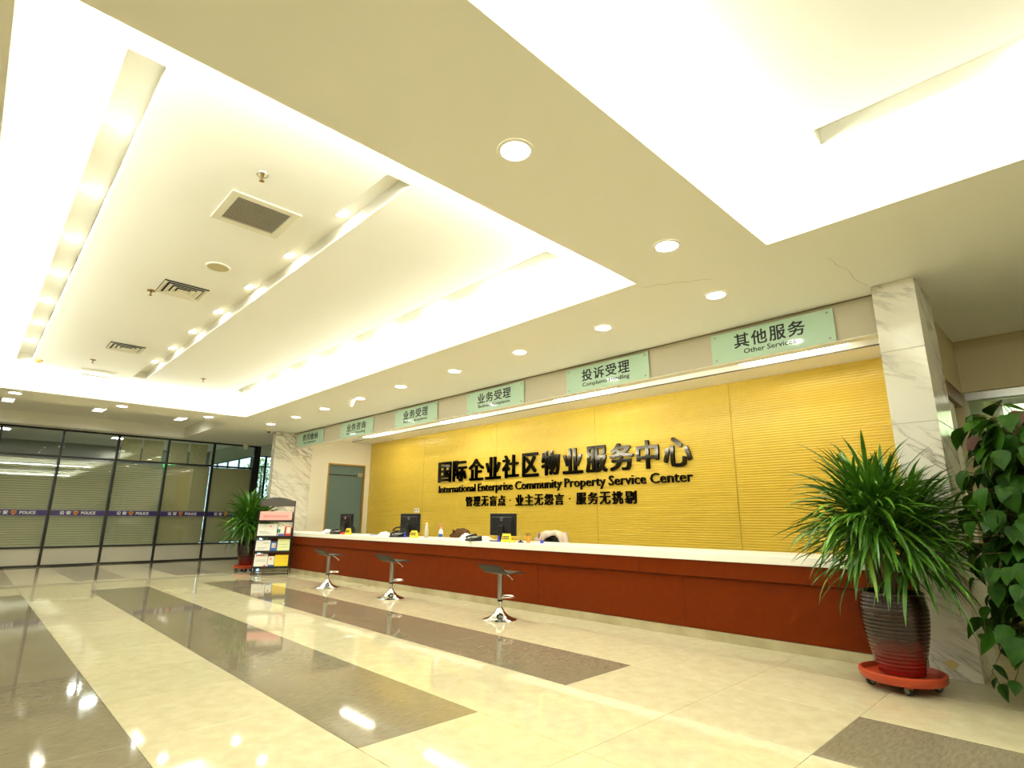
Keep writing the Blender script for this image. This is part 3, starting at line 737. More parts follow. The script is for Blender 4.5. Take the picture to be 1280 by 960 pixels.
horn_cam((-8.52, 4.44, H-0.0005), 'white cone-shaped fixture under the ceiling beside a downlight above the signs', 1.0)
horn_cam((-15.95, 5.30, H-0.0005), 'beige cone-shaped fixture at the ceiling above the right end of the partition', 1.3)
t = thing('dome_camera', (-13.05, 4.80, H-0.0005), 'small ceiling camera with a black lens beside the marble pier', 'camera')
MB().lathe([(0.05, 0), (0.048, -0.03), (0.04, -0.035)], 20).build('housing', cream, t, smooth=True); MB().lathe([(0.034, -0.034), (0.03, -0.055), (0.015, -0.066), (0.002, -0.068)], 16, cap=False).build('lens_dome', black_pl, t, smooth=True)

# ================================================================== SIGNS
def signplace(u, v, d): return (u, -d, v)
signs = [(-12.95, -11.62, '费用缴纳', 'Fee Payment', 0.50, 'mint glass sign reading fee payment, at the left end of the band'),
         (-10.84, -9.52, '业务咨询', 'Business Consulting', 0.62, 'mint glass sign reading business consulting, second from the left'),
         (-8.74, -7.45, '业务受理', 'Business Acceptance', 0.60, 'mint glass sign reading business acceptance, the left of the two'),
         (-6.68, -5.41, '业务受理', 'Business Acceptance', 0.60, 'mint glass sign reading business acceptance, the right of the two'),
         (-4.62, -3.37, '投诉受理', 'Complaints Handling', 0.62, 'mint glass sign reading complaints handling'),
         (-2.60, -1.415, '其他服务', 'Other Services', 0.46, 'mint glass sign reading other services, beside the right-hand column')]
for (x0, x1, cn, en, ew, lab) in signs:
    wd = x1-x0; t = thing('glass_sign', (x0, 5.4695, 2.68), lab, 'sign', 'glass signs on the band above the counter')
    MB().box(0, wd, -0.022, -0.014, 0, 0.318).build('glass_plate', mint, t, bevel=0.0015)
    for (a, b) in ((0.05, 0.035), (wd-0.05, 0.035), (0.05, 0.283), (wd-0.05, 0.283)):
        m = Matrix.Rotation(R(90), 3, 'X'); MB().lathe([(0.011, 0.0), (0.011, 0.027), (0.008, 0.03)], 12, c=(a, 0, b), M=m).build('standoff_bolt', steel, t, smooth=True)
    def P(u, v, d): return (u, -0.0221-d, v)
    c = wd*0.5
    cw_ = wd*0.58
    cjk_row(cn, c-cw_/2, c+cw_/2, 0.125, 0.275, P, black_flat, t, 0.002, 0.016, 0.12)
    word_row(en, c-wd*ew*0.46, c+wd*ew*0.46, 0.055, 0.105, P, black_flat, t, 0.002, 0.008)

def wallplace(u, v, d): return (u, -0.004-d, v)
def wp(u, v, d): return (u, -d, v)
t = thing('wall_lettering', (0, YW-0.0085, 0), 'large glossy black Chinese characters naming the service centre on the yellow wall', 'lettering')
def cells_row(chars, xs, z0, z1, t, depth, off):
    for ch, (a, b) in zip(chars, xs): put_text(ch, a, b, z0, z1, wp, black_gloss, t, 'character', depth, off)
cx = [(-10.0, -9.56), (-9.49, -9.04), (-8.955, -8.50), (-8.44, -8.0), (-7.94, -7.50), (-7.39, -6.99), (-6.90, -6.47), (-6.39, -5.96), (-5.88, -5.45), (-5.39, -4.94), (-4.88, -4.49), (-4.41, -3.95)]
cx = [(a*7.5/7.45-.01, b*7.5/7.45-.01) for a, b in cx]
zz = [(1.84, 2.29)]*12
for ch, (a, b) in zip('国际企业社区物业服务中心', cx):
    z0, z1 = (1.845, 2.285)
    put_text(ch, a, b, z0, z1, wp, black_gloss, t, 'character', 0.035, 0.024)
t = thing('wall_lettering', (0, YW-0.0085, 0), 'black English lettering reading International Enterprise Community Property Service Center', 'lettering')
word_row('International Enterprise Community Property Service Center', -10.05, -4.0, 1.622, 1.775, wp, black_gloss, t, 0.025, 0.006)
t = thing('wall_lettering', (0, YW-0.0085, 0), 'smaller black Chinese motto with dots, lowest line on the yellow wall', 'lettering')
cjk_row('管理无盲点·业主无怨言·服务无挑剔', -9.12, -4.97, 1.325, 1.525, wp, black_gloss, t, 0.02, 0.02, 0.14)
t = thing('wall_socket', (-10.88, YW-0.0085, 1.21), 'white double wall socket on the yellow wall beside the second monitor', 'socket')
MB().box(-0.09, 0.09, -0.012, 0, 0, 0.09).build('plate', white, t, bevel=0.002)
for q in (-0.045, 0.045):
    MB().box(q-0.018, q+0.018, -0.0135, -0.0122, 0.028, 0.062).build('outlet', mat('outlet_grey', (120, 112, 90), 0.5) if 'outlet_grey' not in MATS else MATS['outlet_grey'], t)

# ================================================================== COUNTER
CA = math.atan(0.028); C0 = Vector((-1.066, 5.285, 0))
def cpt(l, d, z=0.0):     # l = distance to the left along the counter, d = depth behind its front
    return Vector((C0.x - l*math.cos(CA) - d*math.sin(CA), C0.y - l*math.sin(CA) + d*math.cos(CA), z))
WT = 0.785
ct = thing('reception_counter', C0, 'long reception counter with red-brown wood front and white worktop', 'counter', None, CA)
LEN = 11.95
sx = [0, -1.91, -3.83, -5.74, -7.66, -9.45, -11.35, -LEN]
for a, b in zip(sx, sx[1:]):
    MB().box(b+0.0015, a-0.0015, 0, 0.02, 0.088, 0.556).build('wood_panel', wood, ct, bevel=0.001)
for a, b in zip([0, -2.4, -4.8, -7.2, -9.6], [-2.4, -4.8, -7.2, -9.6, -LEN]):
    MB().box(b+0.0006, a-0.0006, -0.022, 0.02, 0.562, 0.712).build('wood_fascia', wood, ct, bevel=0.0015)
kx = [0]+[-1.2*k-0.35 for k in range(0, 10)]+[-LEN]
for a, b in zip(kx, kx[1:]):
    MB().box(b+0.0008, a-0.0008, -0.004, 0.02, 0.0, 0.084).build('kick_panel', stone_kick, ct)
MB().box(-LEN, 0, 0.0205, 0.04, 0.0, 0.712).build('carcass', wood_d, ct)
MB().box(-LEN, 0, 0.0405, 0.66, 0.66, 0.712).build('under_top', wood, ct)
for x in (-0.02, -2.4, -4.8, -7.2, -9.6, -LEN+0.02):
    MB().box(x-0.018, x+0.018, 0.0405, 0.62, 0.0, 0.659).build('support_panel', wood, ct)
MB().box(-LEN, 0, -0.035, 0.69, 0.7125, WT).build('worktop', worktop_m, ct, bevel=0.004)

# ================================================================== STOOLS
def make_stool(loc, lab, rz=0):
    t = thing('bar_stool', loc, lab, 'stool', 'low bar stools along the counter', rz)
    MB().lathe([(0.19, 0.0), (0.192, 0.006), (0.185, 0.012), (0.14, 0.026), (0.09, 0.05), (0.055, 0.085), (0.036, 0.115), (0.031, 0.13)], 40, cap=True).build('base', chrome, t, smooth=True)
    MB().lathe([(0.021, 0.12), (0.021, 0.20)], 20).build('lower_column', chrome, t, smooth=True)
    MB().lathe([(0.0285, 0.205), (0.0285, 0.475), (0.026, 0.49)], 20).build('column', steel, t, smooth=True)
    MB().lathe([(0.031, 0.195), (0.031, 0.214)], 20).build('collar', black_pl, t, smooth=True)
    pts = [(0.0, 0.03, 0.235), (0.05, 0.05, 0.237)]
    pts = [(0.028, 0.0, 0.236), (0.07, 0.04, 0.236), (0.085, 0.10, 0.236), (0.075, 0.15, 0.236), (0.03, 0.18, 0.236), (-0.03, 0.18, 0.236), (-0.075, 0.15, 0.236), (-0.085, 0.10, 0.236), (-0.07, 0.04, 0.236), (-0.028, 0.0, 0.236)]
    MB().tube(pts, 0.0075, 8).build('footrest', chrome, t, smooth=True)
    MB().box(-0.08, 0.08, -0.05, 0.09, 0.488, 0.496).build('mount_plate', steel, t, bevel=0.002)
    MB().tube([(0.02, 0.05, 0.485), (0.03, 0.09, 0.468), (0.04, 0.125, 0.44), (0.045, 0.15, 0.415)], [0.005, 0.005, 0.005, 0.007], 8).build('height_lever', white, t, smooth=True)
    prof = [(-0.185, 0.592), (-0.17, 0.585), (-0.125, 0.548), (-0.085, 0.518), (-0.05, 0.504), (0.0, 0.506), (0.06, 0.512), (0.12, 0.514), (0.165, 0.508), (0.195, 0.494)]
    s = MB().sheet(prof, -0.185, 0.185, 0.014); o = s.build('seat', seat_m, t, smooth=True); b = o.modifiers.new('bevel', 'BEVEL'); b.width = 0.004; b.segments = 2; b.limit_method = 'ANGLE'
    return t
st = make_stool((-4.84, 4.50, 0), 'low chrome pedestal stool with dark wavy seat, nearest to the camera', 0.0)
dup(st, (-7.08, 4.50, 0), R(2), 'low chrome pedestal stool with dark wavy seat, in the middle of the three')
dup(st, (-8.80, 4.40, 0), R(-3), 'low chrome pedestal stool with dark wavy seat, farthest and nearest the brochure rack')

# ================================================================== PLANTS
def plant_pot(t, k=1.0, ribs=20, base_z=0.10):
    n = ribs*6; prof = []
    for j in range(n+1):
        u = j/n; z = base_z + u*0.53*k
        r = 0.143+0.075*math.sin(min(u, 0.82)/0.82*math.pi*0.5)**1.2 - (0.018*((u-0.82)/0.18) if u > 0.82 else 0)
        prof.append((r*k + 0.0015*math.sin(u*ribs*2*math.pi), z))
    top = prof[-1]
    prof += [(top[0]+0.010, top[1]+0.012), (top[0]-0.004, top[1]+0.018), (top[0]-0.02, top[1]+0.004), (top[0]-0.022, top[1]-0.05)]
    MB().lathe(prof, 48, cap=False).build('pot', glaze, t, smooth=True)
    MB().lathe([(top[0]-0.02, top[1]-0.04), (0.001, top[1]-0.03)], 32, cap=False).build('soil', soil_m, t)
    return top[1]
def caddy(t, r=0.265, n_wheels=4):
    MB().lathe([(r*0.80, 0.054), (r*1.0, 0.058), (r*1.05, 0.072), (r*1.06, 0.112), (r*0.99, 0.116), (r*0.94, 0.085), (0.001, 0.082)], 40, cap=False).build('dish', orange_pl, t, smooth=True)
    for k in range(n_wheels):
        a = k*2*math.pi/n_wheels + 0.35
        c = Vector((r*0.78*math.cos(a), r*0.78*math.sin(a), 0)); q = MB()
        q.box(c.x-0.03, c.x+0.03, c.y-0.022, c.y+0.022, 0.045, 0.060, rz=a)
        o = q.build('caster_bracket', orange_pl, t)
        M3 = Matrix.Rotation(a+0.6, 3, 'Z') @ Matrix.Rotation(R(90), 3, 'X')
        wv = MB().lathe([(0.028, -0.014), (0.0295, -0.010), (0.0295, 0.010), (0.028, 0.014)], 24, c=(c.x, c.y, 0.0295), M=M3).build('wheel', rubber, t, smooth=True)
        MB().lathe([(0.02, -0.0155), (0.02, 0.0155)], 18, c=(c.x, c.y, 0.0295), M=M3).build('wheel_hub', hub_m, wv)
    MB().lathe([(r*0.5, 0.035), (r*0.62, 0.058)], 24).build('under_frame', orange_pl, t)
def blade_pts(elev, length, curv, n=7):
    pts = []; x = z = 0.0; a = elev
    for k in range(n+1):
        pts.append((x, z, a)); x += math.cos(a)*length/n; z += math.sin(a)*length/n; a -= curv/n*(0.5+k/n)
    return pts
def add_blade(mb, elev, length, curv, wd, M=Matrix(), twist=0.0, n=7, m=0):
    i = len(mb.v); P = blade_pts(elev, length, curv, n)
    for k, (x, z, a) in enumerate(P):
        u = k/n; w_ = wd*(0.35+1.25*u)*(1 if u < 0.5 else (1-((u-0.5)/0.5)**1.8)) if u < 1 else 0.0006; w_ = max(w_, 0.0006)
        tw = twist*u
        for s in (-1, 0, 1):
            q = Vector((x + (0.25*w_*abs(s))*(-math.sin(a)), s*w_*0.5*math.cos(tw), z + 0.25*w_*abs(s)*math.cos(a) + s*w_*0.5*math.sin(tw)))
            mb.v.append(tuple(M @ q))
    for k in range(n):
        for s in (0, 1):
            a = i+3*k+s; mb.f.append((a, a+1, a+4, a+3)); mb.m.append(m)
def long_leaf_plant(t, n_parts, n_stuff, S=1.0, seed=3, pot_top=0.63, wide=1.0):
    rr = random.Random(seed)
    heads = []
    for k in range(9):
        a = k*2.4+0.5; rad = 0.03+0.15*math.sqrt(k/9.0)
        heads.append(Vector((rad*math.cos(a)*1.1, rad*math.sin(a)*1.1, 0.93+0.30*rr.random()-0.3*rad)))
    for h in heads:
        b = Vector((h.x*0.45, h.y*0.45, pot_top-0.04))
        MB().tube([b, b.lerp(h, 0.5)+Vector((rr.uniform(-.01, .01), rr.uniform(-.01, .01), 0)), h+Vector((0, 0, 0.10))], [0.014, 0.012, 0.009], 8).build('stem', stem_m, t, smooth=True)
    shapes = []
    for e in (84, 72, 60, 48, 36, 24, 10, -4, -18, -30):
        for v in range(2):
            mb = MB(); add_blade(mb, R(e), 1.0, R((62 if e > 50 else 72 if e > 20 else 60) * (0.55 if v else 1.0)), 0.046, twist=0.25 if v else -0.2)
            for mm in ((leaf_m, leaf_y) if v == 0 else (leaf_m,)): shapes.append((e, mb.mesh('leaf', mm, True)))
    def pick(): return rr.random()
    for k in range(n_parts):
        h = heads[k % len(heads)]; u = rr.random(); e, me = shapes[int(len(shapes)*u**0.85) % len(shapes)]
        L = rr.uniform(0.44, 0.67)*(0.97 if e > 60 else 1.0)
        out = math.atan2(h.y, h.x); az = rr.uniform(0, 2*math.pi) if rr.random() < 0.45 else out+rr.gauss(0, 0.9)
        if me.materials[0] is leaf_y and rr.random() < 0.7: me = shapes[rr.choice([0, 3, 6, 9, 12])][1]
        o = link('leaf', me, t, h+Vector((0, 0, rr.uniform(-0.08, 0.12))), az); o.scale = (L, L, L)
    mb = MB()
    for k in range(n_stuff):
        h = heads[k % len(heads)]; e = rr.uniform(-40, 86)
        out = math.atan2(h.y, h.x); az = rr.uniform(0, 2*math.pi) if rr.random() < 0.45 else out+rr.gauss(0, 0.9)
        L = rr.uniform(0.40, 0.62)
        add_blade(mb, R(e), L, R(rr.uniform(30, 75)), 0.023*wide, Matrix.Translation(h+Vector((0, 0, rr.uniform(-0.10, 0.10)))) @ Matrix.Rotation(az, 4, 'Z'), rr.uniform(-.3, .3), 6)
    if n_stuff: tag(mb.build('leaf_mass', leaf_m, t, smooth=True), kind='stuff')
t = thing('potted_plant', (-1.12, 4.77, 0), 'large potted plant with long arching leaves in front of the marble column', 'plant', None, 0)
pt_top = plant_pot(t, 0.95); caddy(t, 0.24)
long_leaf_plant(t, 290, 620, pot_top=pt_top)
t = thing('potted_plant', (-12.62, 4.47, 0), 'far potted plant with long arching leaves beside the brochure rack', 'plant', None, 0.8)
pt_top = plant_pot(t, 0.95); caddy(t, 0.23)
long_leaf_plant(t, 60, 640, seed=8, pot_top=pt_top, wide=1.5)

# climbing heart-leaf plant at the right edge
t = thing('climbing_plant', (-0.27, 4.80, 0), 'tall climbing plant with heart-shaped leaves at the right edge', 'plant', None, 0)
rr = random.Random(21)
MB().lathe([(0.13, 0.0), (0.145, 0.02), (0.175, 0.27), (0.18, 0.30), (0.165, 0.30), (0.16, 0.25)], 32, cap=False).build('pot', glaze, t, smooth=True)
MB().lathe([(0.162, 0.26), (0.001, 0.27)], 24, cap=False).build('soil', soil_m, t)
MB().tube([(0, 0, 0.2), (0, 0, 1.72)], 0.035, 12).build('moss_pole', mat('moss_pole', (70, 52, 28), 0.95, bump=(60, 0.8)), t)
def heart(mb, s, fold=0.18, droop=0.25, m=0):
    """leaf in the x (length) / y plane, tip at +x, base at the origin"""
    prof = [(-0.10, 0.0), (-0.02, 0.26), (0.18, 0.42), (0.42, 0.40), (0.66, 0.26), (0.86, 0.10), (1.0, 0.0)]
    i = len(mb.v)
    for x, y in prof:
        z = -droop*x*x*s
        mb.v += [(x*s, -y*s, z+fold*y*s), (x*s if y else x*s, 0, z), (x*s, y*s, z+fold*y*s)]
    for k in range(len(prof)-1):
        for q in (0, 1):
            a = i+3*k+q; mb.f.append((a, a+3, a+4, a+1)); mb.m.append(m)
HL = []
for fo, dr_ in ((0.15, 0.2), (0.28, 0.35), (0.1, 0.1)):
    mb = MB(); heart(mb, 1.0, fo, dr_); HL.append(mb)
hm = [HL[0].mesh('leaf', pothos_m, True), HL[1].mesh('leaf', pothos_m, True), HL[2].mesh('leaf', pothos_m, True), HL[1].mesh('leaf', pothos_y, True), HL[1].mesh('leaf', pothos_b, True)]
pet = MB()
def put_leaf(p, az, pitch, s, me):
    o = link('leaf', me, t, p); o.rotation_mode = 'XYZ'
    o.rotation_euler = (rr.uniform(-.5, .5), pitch, az); o.scale = (s, s, s)
for k in range(262):
    u = rr.random(); z = 0.42+1.36*u; az = rr.uniform(0, 2*math.pi)
    rad = (0.10+0.28*math.sqrt(rr.random()))*(1.0 if z < 1.5 else 0.75)
    # fuller to the left, where the photo shows the crown spreading
    p = Vector((rad*math.cos(az), rad*math.sin(az), z)); s = rr.uniform(0.10, 0.155)
    q = rr.random(); me = hm[4] if q < 0.03 else hm[3] if q < 0.12 else hm[rr.randrange(3)]
    put_leaf(p, az+rr.uniform(-.5, .5), rr.uniform(0.5, 1.35), s, me)
    a = Vector((0.03*math.cos(az), 0.03*math.sin(az), z-0.06)); pet.tube([a, a.lerp(p, 0.6)+Vector((0, 0, 0.03)), p], 0.0025, 4)
for (x, y, z, s, az, pi_) in ((-0.30, -0.02, 1.70, 0.15, 2.6, 1.0), (-0.20, -0.02, 1.78, 0.14, 2.2, 0.9), (-0.11, 0.05, 1.86, 0.16, 1.9, 0.2), (-0.05, 0.0, 1.83, 0.16, 0.4, 0.3), (-0.33, 0.05, 1.42, 0.15, 3.6, 1.2), (-0.16, 0.02, 1.66, 0.16, 3.0, 1.1), (0.0, -0.05, 1.72, 0.16, 0.6, 0.9)):
    p = Vector((x, y, z)); put_leaf(p, az, pi_, s, hm[0]); a = Vector((0.0, 0.0, z-0.18)); pet.tube([a, a.lerp(p, 0.6)+Vector((0, 0, 0.05)), p], 0.003, 4)
lm = MB(); tv, tf = HL[1].v, HL[1].f
for k in range(420):
    z = 0.40+1.30*rr.random(); az = rr.uniform(0, 2*math.pi); rad = 0.04+0.20*math.sqrt(rr.random()); s = rr.uniform(0.09, 0.14)
    mt = Matrix.Translation((rad*math.cos(az), rad*math.sin(az), z)) @ Matrix.Rotation(az+rr.uniform(-.6, .6), 4, 'Z') @ Matrix.Rotation(rr.uniform(.3, 1.5), 4, 'Y') @ Matrix.Rotation(rr.uniform(-.6, .6), 4, 'X') @ Matrix.Scale(s, 4)
    i = len(lm.v); lm.v += [tuple(mt @ Vector(v)) for v in tv]; lm.f += [tuple(i+q for q in f) for f in tf]; lm.m += [0]*len(tf)
tag(lm.build('inner_leaf_mass', pothos_m, t, smooth=True), kind='stuff')
tag(pet.build('leaf_stalks', stem_m, t), kind='stuff')
for (pts, nl) in ((((-0.12, -0.05, 0.75), (-0.22, -0.08, 0.50), (-0.30, -0.08, 0.32), (-0.36, -0.08, 0.20), (-0.33, -0.1, 0.13), (-0.26, -0.12, 0.16), (-0.2, -0.1, 0.32), (-0.19, -0.08, 0.5)), 9),
                  (((-0.05, -0.1, 0.8), (-0.10, -0.2, 0.55), (-0.14, -0.24, 0.32), (-0.12, -0.26, 0.12)), 7),
                  (((-0.18, 0.0, 0.9), (-0.30, 0.02, 0.7), (-0.36, 0.0, 0.5), (-0.37, -0.02, 0.38)), 8),
                  (((0.05, -0.15, 0.8), (0.02, -0.25, 0.5), (0.0, -0.28, 0.25)), 7)):
    V = [Vector(p) for p in pts]; MB().tube(V, 0.0035, 6).build('vine', stem_m, t, smooth=True)
    for j in range(nl):
        f = (j+0.5)/nl*(len(V)-1); k = int(f); p = V[k].lerp(V[k+1], f-k)
        put_leaf(p, rr.uniform(0, 6.28), rr.uniform(0.6, 1.4), rr.uniform(0.07, 0.10), hm[rr.randrange(3)])

# ================================================================== BROCHURE RACK
rk = thing('brochure_rack', (-11.50, 4.55, 0), 'black wire brochure rack with an arched header in front of the counter end', 'rack', None, math.atan2(0.87, 0.50))
# local: x = width (to the right as seen), -y = towards the viewer
RW = 0.33
TILT = 0.10   # the frame leans back
def rp(x, y, z): return (x, y + TILT*z*0.6, z)
for s in (-1, 1):
    MB().tube([rp(s*RW, -0.10, 0.0), rp(s*RW, -0.06, 0.5), rp(s*RW, 0.0, 1.40)], 0.010, 8).build('side_upright', dark_metal, rk, smooth=True)
    MB().tube([(s*RW, 0.20, 0.0), (s*RW, 0.13, 0.7), rp(s*RW, 0.0, 1.25)], 0.008, 8).build('rear_leg', dark_metal, rk, smooth=True)
MB().box(-RW, RW, -0.108, -0.094, 0.012, 0.030).build('foot_rail', dark_metal, rk); MB().box(-RW, RW, -0.106, -0.096, 0.06, 0.072).build('foot_rail', dark_metal, rk)
hd = MB(); n = 16; top = [(-RW-0.01+ (2*RW+0.02)*k/n) for k in range(n+1)]
def hz(x): 
    u = abs(x)/(RW+0.01); return 1.415 if u > 0.86 else 1.415+0.062*math.cos(u/0.86*math.pi/2)
fr_ = [rp(x, 0.0, hz(x)) for x in top]; lo_ = [rp(x, 0.0, 1.30) for x in top]
for k in range(n):
    a, b, c, d = fr_[k], fr_[k+1], lo_[k+1], lo_[k]; o = Vector((0, 0.012, 0))
    A = [Vector(q) for q in (a, b, c, d)]; B = [q+o for q in A]
    hd.face([A[3], A[2], A[1], A[0]]); hd.face(B); hd.face([A[0], A[1], B[1], B[0]]); hd.face([A[2], A[3], B[3], B[2]])
hd.build('header_board', grey_metal, rk)
tiers = [1.00, 0.70, 0.42, 0.13]
for z in tiers:
    sh = MB(); y0 = rp(0, 0, z)[1]
    sh.box(-RW+0.01, RW-0.01, y0-0.115, y0-0.03, z-0.008, z)
    sh.build('shelf', dark_metal, rk)
    sh = MB().box(-RW+0.01, RW-0.01, y0-0.120, y0-0.114, z-0.01, z+0.03); sh.build('shelf_lip', dark_metal, rk)
    MB().box(-RW+0.01, RW-0.01, y0-0.03, y0-0.025, z+0.001, z+0.19).build('back_wire_panel', grey_metal, rk)
def brochure(x0, x1, z0, h, cols, lab, cat='brochure', blocks=(), y=0.0, lines=None):
    """stack of leaflets leaning in the rack; cols = base colour"""
    base = rk.matrix_basis if False else Matrix.Translation(rk.location) @ Matrix.Rotation(rk.rotation_euler.z, 4, 'Z')
    yy = rp(0, 0, z0)[1] - 0.075 + y
    loc = base @ Vector(((x0+x1)/2, yy, z0+0.001))
    b = thing('leaflet_stack' if cat == 'brochure' else 'paper_tray', loc, lab, cat, 'leaflets in the brochure rack', rk.rotation_euler.z)
    wd = x1-x0; ca = R(9)
    def PP(u, v, d): return (u, v*math.sin(ca)-d, v*math.cos(ca))
    def slab(name, u0, u1, v0, v1, d0, d1, m):
        mb = MB(); P = [PP(u, v, d) for d in (d0, d1) for v in (v0, v1) for u in (u0, u1)]; mb.v = P
        for q in ((0, 2, 3, 1), (4, 5, 7, 6), (0, 1, 5, 4), (2, 6, 7, 3), (0, 4, 6, 2), (1, 3, 7, 5)): mb.f.append(q); mb.m.append(0)
        return mb.build(name, m, b)
    slab('pages', -wd/2, wd/2, 0, h, 0, 0.014, cols)
    for (n_, u0, u1, v0, v1, m) in blocks: slab(n_, -wd/2+u0*wd, -wd/2+u1*wd, v0*h, v1*h, 0.0141, 0.0152, m)
paper = mat('paper_white', (232, 230, 216), 0.5); pink = mat('pink_paper', (232, 168, 158), 0.45); ylw = mat('bright_yellow_cover', (236, 204, 20), 0.4); pale_y = mat('pale_yellow_cover', (222, 226, 160), 0.45)
blue = mat('blue_print', (40, 90, 170), 0.4); navy = mat('violet_print', (92, 92, 160), 0.4); redp = mat('red_print', (214, 60, 44), 0.4); green = mat('green_print', (40, 130, 96), 0.4); orange = mat('orange_print', (232, 130, 50), 0.4); greyp = mat('grey_print', (170, 172, 160), 0.5); ptext = mat('faint_red_print', (206, 120, 118), 0.5)
brochure(-0.30, 0.30, 1.0, 0.20, pink, 'wide pink box with faint print on the top tier of the rack', blocks=[('print_line', 0.12+0.052*k, 0.12+0.052*k+0.034, 0.42, 0.62, ptext) for k in range(15)])
brochure(-0.31, 0.045, 0.70, 0.26, paper, 'white leaflet with small orange mark, second tier left', blocks=[('orange_mark', 0.6, 0.7, 0.76, 0.86, orange), ('yellow_foot', 0.0, 1.0, 0.0, 0.10, gold_m), ('text_line', 0.1, 0.5, 0.4, 0.44, greyp), ('text_line', 0.1, 0.7, 0.3, 0.34, greyp)])
brochure(0.06, 0.185, 0.70, 0.205, paper, 'white leaflet with green square and violet foot, second tier middle', blocks=[('green_square', 0.0, 0.42, 0.42, 0.76, green), ('violet_foot', 0.1, 1.0, 0.0, 0.34, navy)])
brochure(0.20, 0.31, 0.70, 0.215, redp, 'red and white leaflet, second tier right', blocks=[('white_panel', 0.2, 0.9, 0.35, 0.92, paper)])
brochure(-0.31, -0.05, 0.42, 0.235, paper, 'white leaflet with grey print, third tier left', blocks=[('text_line', 0.5, 0.9, 0.7, 0.76, greyp), ('text_line', 0.1, 0.8, 0.35, 0.39, greyp), ('text_line', 0.1, 0.6, 0.25, 0.29, greyp), ('blue_edge', 0.0, 1.0, 0.95, 1.0, blue)])
brochure(-0.04, 0.075, 0.42, 0.20, blue, 'blue booklet with red and white lettering, third tier middle', blocks=[('white_mark', 0.18, 0.82, 0.40, 0.85, paper), ('orange_mark', 0.25, 0.45, 0.45, 0.8, orange), ('red_mark', 0.55, 0.75, 0.42, 0.8, redp)])
brochure(0.085, 0.31, 0.42, 0.25, pale_y, 'pale yellow-green leaflet, third tier right', blocks=[('text_line', 0.1, 0.8, 0.55, 0.59, greyp), ('text_line', 0.1, 0.9, 0.35, 0.39, greyp)])
brochure(-0.31, -0.07, 0.13, 0.26, paper, 'white leaflet with red heading, bottom tier left', blocks=[('red_heading', 0.1, 0.75, 0.84, 0.90, redp), ('text_line', 0.1, 0.9, 0.55, 0.58, greyp), ('text_line', 0.1, 0.9, 0.45, 0.48, greyp), ('red_mark', 0.75, 0.9, 0.1, 0.2, redp)])
brochure(-0.06, 0.055, 0.13, 0.215, paper, 'white leaflet with blue wave and orange dot, bottom tier middle', blocks=[('blue_wave', 0.1, 1.0, 0.02, 0.25, blue), ('orange_dot', 0.3, 0.55, 0.68, 0.85, orange)])
brochure(0.065, 0.31, 0.13, 0.24, ylw, 'bright yellow booklet, bottom tier right', blocks=[('text_line', 0.1, 0.9, 0.5, 0.53, gold_m), ('text_line', 0.1, 0.9, 0.7, 0.73, gold_m)])

# ================================================================== DESK THINGS
screen_m = mat('screen_black', (12, 12, 14), 0.1)
badge_m = mat('badge_silver', (200, 200, 196), 0.25, 0.8)
def monitor(p, rz, lab, first=None):
    if first: return dup(first, p, rz, lab)
    t = thing('monitor', p, lab, 'monitor', 'computer monitors on the counter', rz)
    MB().box(-0.255, 0.255, 0.0, 0.022, 0.075, 0.375).build('casing', black_pl, t, bevel=0.006)
    MB().box(-0.20, 0.20, -0.022, -0.0005, 0.12, 0.33).build('rear_housing', black_pl, t, bevel=0.01)
    MB().box(-0.24, 0.24, 0.0222, 0.0235, 0.092, 0.362).build('screen', screen_m, t)
    sd = MB().box(-0.045, 0.045, -0.055, -0.0225, 0.012, 0.21).build('stand_neck', black_pl, t, bevel=0.008)
    MB().box(-0.12, 0.12, -0.14, 0.08, 0.0, 0.012).build('stand_base', black_pl, t, bevel=0.004)
    m = Matrix.Rotation(R(90), 3, 'X')
    bd = MB().lathe([(0.026, 0.0), (0.026, 0.0015), (0.021, 0.0015), (0.021, 0.0)], 24, c=(0, -0.0222, 0.30), M=m, cap=False).build('round_badge', badge_m, t)
    mb = MB()
    for (x, an) in ((-0.010, 0), (-0.0, 0.6), (0.010, 0)): mb.obox(Matrix.Translation((x, -0.0232, 0.30)) @ Matrix.Rotation(an, 4, 'Y'), 0.003, 0.001, 0.016)
    mb.build('badge_strokes', badge_m, bd)
    return t
def lcl(x, d): 
    l = (C0.x - x)/math.cos(CA); return cpt(l, d, WT+0.0005)
m0 = monitor(lcl(-5.82, 0.30), CA, 'black monitor seen from behind, nearest to the camera')
monitor(lcl(-8.04, 0.32), CA+0.05, 'black monitor seen from behind, beside the wall socket', m0)
monitor(lcl(-10.18, 0.36), CA-0.04, 'black monitor seen from behind, in front of the grey door', m0)
# name plates
np_y = mat('name_plate_yellow', (232, 200, 30), 0.4)
for k, (x, wh) in enumerate(((-5.60, 'beside the nearest monitor'), (-7.68, 'beside the middle monitor'), (-9.72, 'beside the farthest monitor'))):
    t = thing('desk_plate', lcl(x, 0.16), 'yellow folded desk plate with black print ' + wh, 'desk sign', 'yellow desk plates', CA)
    q = MB(); q.v = [(-.075, -.035, 0), (.075, -.035, 0), (.075, .035, 0), (-.075, .035, 0), (-.075, 0, .11), (.075, 0, .11)]
    q.f = [(0, 3, 2, 1), (0, 1, 5, 4), (2, 3, 4, 5), (0, 4, 3), (1, 2, 5)]; q.m = [0]*5; q.build('folded_card', np_y, t)
    b = MB()
    for j in range(5):
        for r_ in range(2):
            z = 0.045+0.026*r_; y = -0.035*(1-z/0.11)
            b.obox(Matrix.Translation((-0.052+0.026*j, y-0.001, z)) @ Matrix.Rotation(R(-17.6), 4, 'X'), 0.019, 0.002, 0.019)
    b.build('black_print', black_flat, t)
